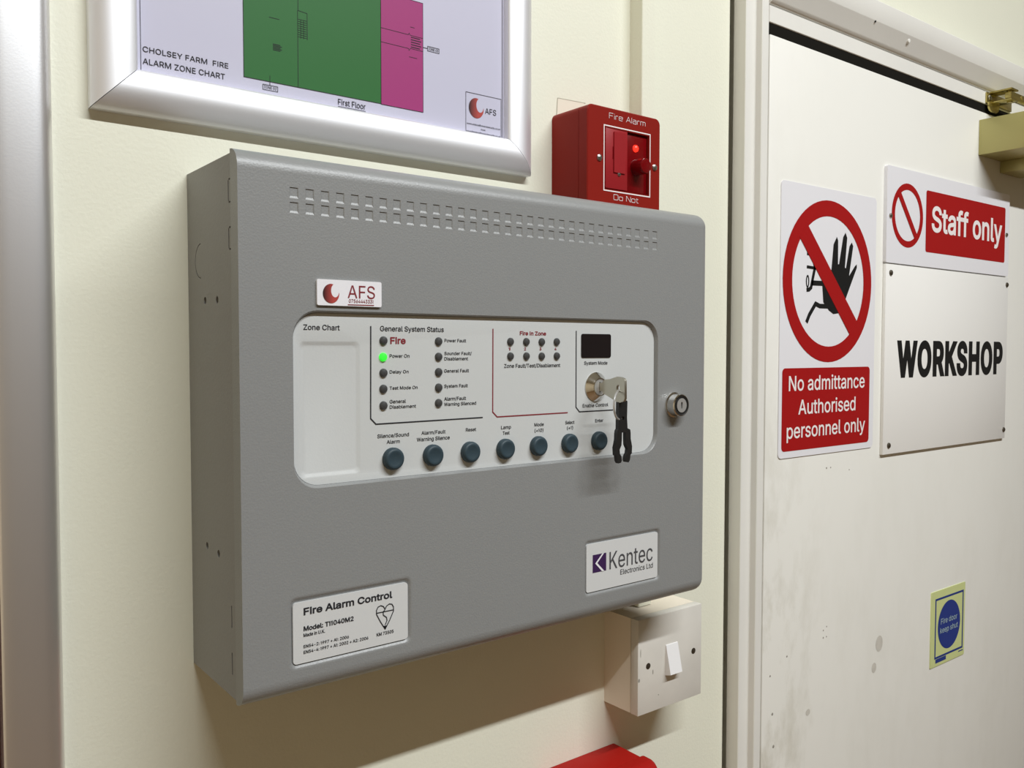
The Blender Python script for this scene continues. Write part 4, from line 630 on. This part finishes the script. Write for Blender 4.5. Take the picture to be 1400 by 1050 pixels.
def quare(b, word, x0, x1, z, cap, y, w):
    """squared stroke lettering on a 4 x 6 grid"""
    G = {'F': (4, [[(0, 0), (0, 6), (3.8, 6)], [(0, 3.2), (3.2, 3.2)]]), 'i': (.1, [[(0, 0), (0, 4.2)], [(0, 5.4), (0, 6)]]), 'r': (2.2, [[(0, 0), (0, 3.6), (.5, 4.2), (2.2, 4.2)]]),
         'e': (3.6, [[(3.5, .1), (.5, .1), (0, .7), (0, 3.6), (.5, 4.2), (3.1, 4.2), (3.6, 3.6), (3.6, 2.2), (0, 2.2)]]), 'A': (4.4, [[(0, 0), (2.2, 6), (4.4, 0)], [(.8, 2), (3.6, 2)]]), 'l': (.1, [[(0, 0), (0, 6)]]),
         'a': (3.5, [[(.2, 4.2), (3.0, 4.2), (3.5, 3.6), (3.5, 0), (.5, 0), (0, .6), (0, 1.9), (.5, 2.4), (3.5, 2.4)]]), 'm': (5, [[(0, 0), (0, 4.2), (4.4, 4.2), (5, 3.6), (5, 0)], [(2.5, 4.2), (2.5, 0)]]),
         'D': (4.2, [[(0, 0), (0, 6), (3.5, 6), (4.2, 5.2), (4.2, .8), (3.5, 0), (0, 0)]]), 'o': (3.5, [[(.5, 0), (0, .6), (0, 3.6), (.5, 4.2), (3.0, 4.2), (3.5, 3.6), (3.5, .6), (3.0, 0), (.5, 0)]]),
         'N': (4.2, [[(0, 0), (0, 6), (.4, 6), (3.8, 0), (4.2, 0), (4.2, 6)]]), 't': (2.2, [[(.7, 5.4), (.7, .6), (1.2, 0), (2.2, 0)], [(0, 4.2), (2.2, 4.2)]]), ' ': (1.5, [])}
    tot = sum(G[c][0] + 1.1 for c in word) - 1.1; k = (x1 - x0)/tot; x = 0
    for c in word:
        for s_ in G[c][1]: b.stroke([(x0 + (x + p[0])*k, z + p[1]*cap/6) for p in s_], w, y)
        x += G[c][0] + 1.1
quare(tx, 'Fire Alarm', .3135, .3541, .3778, .0043, AY - .0002, .00036)
quare(tx, 'Do Not', .3189, .3465, .3149, .0041, AY - .0002, .00036)
tx.stroke(rect(.3080, .3599, .3213, .3719), .0009, AY - .0002, True)
tx.build('lettering', 'whiteink', plate_o)
fc = B(); fc.box(.3096, .3338, AY + .0038, AY - .0004, .3232, .3702, .0006); fc.prism([rrect(.3180, .3306, .3362, .3680, .0004, 2)], AY - .0003, AY - .0014)
fuse = fc.build('fuse_carrier', 'redfuse', al)
fc = B(); fc.prism([rect(.3171, .3179, .3465, .3563)], AY - .0001, AY - .0006); fc.build('finger_slot', 'redlens', fuse)
fc = B(); fc.lathe(.3242, .3356, AY - .0004, [(.0019, 0), (.0018, .0006), (.0010, .0010), (0, .0010)], 14); fc.build('screw', 'screw', fuse)
rw = B(); rw.box(.3344, .3582, AY + .0039, AY + .0022, .3234, .3698, .0003)
lens = rw.build('indicator_lens', 'redlens', al)
nn = B(); nn.lathe(.3452, .3590, AY + .0022, [(.0030, 0), (.0028, .0010), (.0018, .0020), (0, .0024)], 14); tag(nn.build('neon_lamp', 'neon', lens), 'glowing red neon')
kn = B(); kn.lathe(.3462, .3437, AY + .0024, [(.0066, 0), (.0064, .0090), (.0058, .0112), (.0046, .0116), (0, .0112)], 24); kn.build('key_barrel', 'redlens', al)
for x, z in ((.3030, .3458), (.3652, .3460)):
    sc = B(); sc.lathe(x, z, AY, [(.0028, 0), (.0026, .0008), (.0016, .0014), (0, .0016)], 16); sc.build('screw', 'screw', al)

# ================================================================== CABLE TRUNKING
def trunk(label, z0, z1):
    t = B(); t.prism([[(.3790, 0), (.3790, -.0142), (.3796, -.0148), (.3946, -.0148), (.3952, -.0142), (.3952, 0)]], z0, z1, axis='z')
    return tag(t.build('cable_trunking', 'wall', org=(.379, 0, z0)), label, 'trunking')
trunk('cream painted cable trunking running up the wall behind the red isolator', .3062, ZC)
trunk('short stub of cream cable trunking between the grey panel and the light switch', -.0300 + .0004, .0014)
# ================================================================== LIGHT SWITCH
SY = -.0405
SX0, SX1, SZ0, SZ1 = .3522, .4328, -.1116, -.0300
sw = thing('light_switch', 'grubby white light switch with single rocker, below the grey panel', 'light switch', (SX0, 0, SZ0))
pt_ = B(); pt_.prism([[(SX0, 0), (SX0 + .0004, -.0314), (SX1 - .0004, -.0314), (SX1, 0)]], SZ0 + .0003, SZ1 - .0003, axis='z'); pt_.build('packing_box', 'pattress', sw)
pp = B().box(SX0, SX1, -.0318, SY, SZ0, SZ1, .0006).build('switch_plate', 'switch', sw)
rk = B(); rk.prism([[(SY + .001, -.0575), (SY - .0008, -.0578), (SY - .0062, -.0822), (SY + .001, -.0845)]], .3857, .4005, axis='x'); rk.build('rocker', 'rocker', sw)
for x, z in ((.3644, -.0712), (.4220, -.0705)):
    s1 = B(); s1.lathe(x, z, SY, [(.0027, -.0002), (.0027, .00015), (.0021, .0001), (.0018, .0001), (.0012, .0003), (0, .0003)], 14); s1.build('screw', 'darkscrew', sw)

s1 = B(); s1.flat([circ(.3535, -.0812, .0011, 8, .0017)], SY - .0001); s1.flat([circ(.3702, -.0775, .0006, 7, .0022)], SY - .0001); s1.flat([circ(.3552, -.0585, .0004, 7, .0040)], SY - .0001); s1.flat([circ(.3772, -.0988, .0006, 7)], SY - .0001)
s1.build('scuff_mark', 'mark', sw)

# ================================================================== RED CALL POINT at the bottom edge
cp = thing('manual_call_point', 'bright red fire call point below the light switch, cut off at the bottom', 'call point', (.277, 0, -.2425))
B().box(.2770, .3642, 0, -.0362, -.2385, -.1515, .0016).build('back_box', 'redplastic', cp)
cf = B()
rr = []
for k, y in ((0, -.0364), (0, -.0440), (.0006, -.0472), (.0022, -.0510), (.0048, -.0542), (.0085, -.0562), (.0130, -.0570)):
    rr.append([cf.V((x, y, z)) for x, z in rrect(.2735 + k, .3677 - k, -.2400 + k, -.1492 - k, max(.0060 - k*.3, .002), 5)])
for A, C in zip(rr, rr[1:]): cf.wall(A, C)
cf.F(rr[0]); cf.poly([[(v.co.x, v.co.z) for v in rr[-1]]], lambda a, c: (a, -.0570, c))
bmesh.ops.remove_doubles(cf.bm, verts=cf.bm.verts, dist=1e-6)
cf.build('front_cover', 'redplastic', cp, ang=0.9)

# ================================================================== SIGNS ON THE DOOR
YN = PY - .0010; YQ = PY - .0040
na = thing('no_admittance_sign', 'white prohibition sign with a barred hand above red admittance notice', 'sign', (.5690, PY, .0866))
sb = B(); sb.prism([rrect(.5690, .7450, .0866, .3640, .0050, 4)], PY, YN); sb.build('sign_panel', 'sign', na)
cx, cz, rx, rz_ = .6543, .2675, .0818, .0845
g = B(); g.flat([circ(cx, cz, rx, 64, rz_), circ(cx, cz, rx*.806, 64, rz_*.806)], YN - .0003)
g.poly([[(.5995, .3105), (.6135, .3240), (.7095, .2255), (.6945, .2120)]], lambda a, c: (a, YN - .0005, c))
g.flat([rrect(.5740, .7361, .0934, .1774, .0045, 5)], YN - .0002); g.build('red_print', 'signred', na)
g = B()
g.poly([[(0.6579, 0.2803), (0.6612, 0.3071), (0.6671, 0.3155), (0.6696, 0.3116), (0.67, 0.2867), (0.672, 0.2869), (0.6791, 0.3161), (0.6835, 0.3213), (0.6868, 0.3158), (0.6832, 0.2837), (0.6853, 0.2834), (0.6916, 0.3074), (0.6957, 0.3116), (0.6987, 0.308), (0.6915, 0.2754), (0.7029, 0.2868), (0.7064, 0.2889), (0.7065, 0.285), (0.693, 0.2629), (0.6846, 0.2489), (0.6746, 0.2351), (0.6626, 0.2338), (0.6541, 0.2374), (0.6438, 0.2456), (0.641, 0.2662), (0.6364, 0.2772)]], lambda a, c: (a, YN - .0002, c))
for L, w in (([(.6134, .2944), (.6207, .2945), (.6250, .2880), (.6282, .2790)], .0036), ([(.6134, .2808), (.6300, .2802)], .0030), ([(.6282, .2815), (.6262, .2760), (.6228, .2650), (.6214, .2600), (.6180, .2578), (.6134, .2573)], .0042),
             ([(.6222, .2648), (.6430, .2652)], .0052), ([(.6140, .2240), (.6190, .2320), (.6298, .2436), (.6374, .2415), (.6550, .2417)], .0048)): g.stroke(L, w, YN - .00024)
g.flat([circ(.6151, .2660, .0030, 14, .0068), circ(.6151, .2660, .0012, 12, .0046)], YN - .0002)
g.build('hand_print', 'signblack', na)
g = B()
for t in (('No admittance', 0.585, 0.7257, 0.1543, 0.01519), ('Authorised', 0.6019, 0.708, 0.1299, 0.01504), ('personnel only', 0.5824, 0.7279, 0.106, 0.0151),): put(g, YN - .0004, *t, 'grot', .035)
g.build('lettering', 'whiteink', na)

st = thing('staff_only_sign', 'white sign with red staff notice and barred circle, above the workshop board', 'sign', (.7612, PY, .2944))
sb = B(); sb.prism([rrect(.7612, 1.0722, .2945, .4030, .0020, 3)], PY, YQ); sb.build('sign_panel', 'sign', st)
g = B(); cx, cz, rx, rz_ = .8066, .3505, .0352, .0366
g.flat([circ(cx, cz, rx, 48, rz_), circ(cx, cz, rx*.80, 48, rz_*.80)], YQ - .0002)
g.poly([[(cx - rx*.66, cz + rz_*.60), (cx - rx*.50, cz + rz_*.74), (cx + rx*.66, cz - rz_*.60), (cx + rx*.50, cz - rz_*.74)]], lambda a, c: (a, YQ - .0004, c))
g.flat([rrect(.8488, 1.0597, .3120, .3845, .0030, 4)], YQ - .0002); g.build('red_print', 'signred', st)
g = B()
for t in (('Staff only', 0.8623, 1.0498, 0.337, 0.03069),): put(g, YQ - .0004, *t, 'grot', .07)
g.build('lettering', 'whiteink', st)
for x, z in ((.7691, .3471), (1.0640, .3493)):
    s1 = B(); s1.lathe(x, z, YQ, [(.0030, 0), (.0026, .0012), (.0012, .0020), (0, .0021)], 14); s1.build('screw', 'screw', st)

wk = thing('workshop_sign', 'white square board with black workshop lettering and four corner screws', 'sign', (.7618, PY, .0768))
sb = B(); sb.box(.7618, 1.0738, PY, YQ, .0768, .2930, .0006); sb.build('sign_panel', 'board', wk)
g = B()
for t in (('WORKSHOP', 0.7891, 1.0612, 0.1637, 0.04313),): put(g, YQ - .0002, *t, 'grot', .13, .05)
g.build('lettering', 'signblack', wk)
for x, z in ((.7718, .2831), (1.0690, .2831), (1.0690, .0885), (.7738, .0868)):
    s1 = B(); s1.lathe(x, z, YQ, [(.0034, 0), (.0030, .0012), (.0014, .0021), (0, .0022)], 14); s1.build('screw', 'darkscrew', wk)

fd = thing('fire_door_sign', 'small pale yellow square sign with blue fire door disc, low on the door', 'sign', (.8870, PY, -.1990))
sb = B(); sb.prism([rrect(.8872, .9758, -.1990, -.1040, .0012, 2)], PY, YN); sb.build('sign_panel', 'lume', fd)
g = B(); g.stroke(rect(.8985, .9700, -.1882, -.1147), .0026, YN - .0002, True); g.flat([circ(.9338, -.1512, .0292, 40, .0308)], YN - .0002)
g.flat([rect(.9000, .9270, -.1950, -.1900)], YN - .0002); g.flat([rect(.9600, .9720, -.1930, -.1916)], YN - .0002); g.build('blue_print', 'blue', fd)
g = B()
for t in (('Fire door', .9118, .9545, -.1478, .0070), ('keep shut', .9104, .9565, -.1592, .0070)): put(g, YN - .0004, *t, 'grot', .02)
g.build('lettering', 'bluetext', fd)

# ================================================================== DOOR CLOSER
dc = thing('door_closer', 'gold painted overhead door closer at the top right of the door', 'door closer', (.9874, PY, .4450))
B().box(.9874, 1.23, PY, -.0860, .4450, .4896, .0008).build('closer_body', 'brass', dc)
B().box(1.0493, 1.110, PY, -.0640, .4300, .4450, .0010).build('pinion_boss', 'brass', dc)
bk = B(); bk.box(1.003, 1.075, -.0212, -.0235, .5135, .5275, .0005); bk.box(1.010, 1.030, -.0235, -.0500, .5130, .5152, .0004); bk.box(1.010, 1.030, -.0235, -.0500, .5262, .5284, .0004)
bk.prism([[(1.0035, .5142), (1.0035, .5085), (1.0075, .5045), (1.0130, .5030), (1.0260, .5032), (1.0310, .5065), (1.0330, .5142)]], -.0238, -.0260)
bk.build('shoe_bracket', 'brassarm', dc)
bs_ = B(); bs_.lathe(1.0105, .5212, -.0235, [(.0036, 0), (.0032, .0012), (.0015, .0019), (0, .0019)], 14); bs_.build('screw', 'screw', dc)
ar = B(); ar.tube([(1.020, -.044, .5118), (1.020, -.044, .5300)], .0034, 12); ar.box(1.014, 1.18, -.0480, -.0400, .5165, .5250, .001); ar.build('closer_arm', 'brassarm', dc)
rv = B(); rv.lathe(1.045, .5208, -.0480, [(.0032, 0), (.0028, .0012), (0, .0016)], 12); rv.build('rivet', 'brassarm', dc)
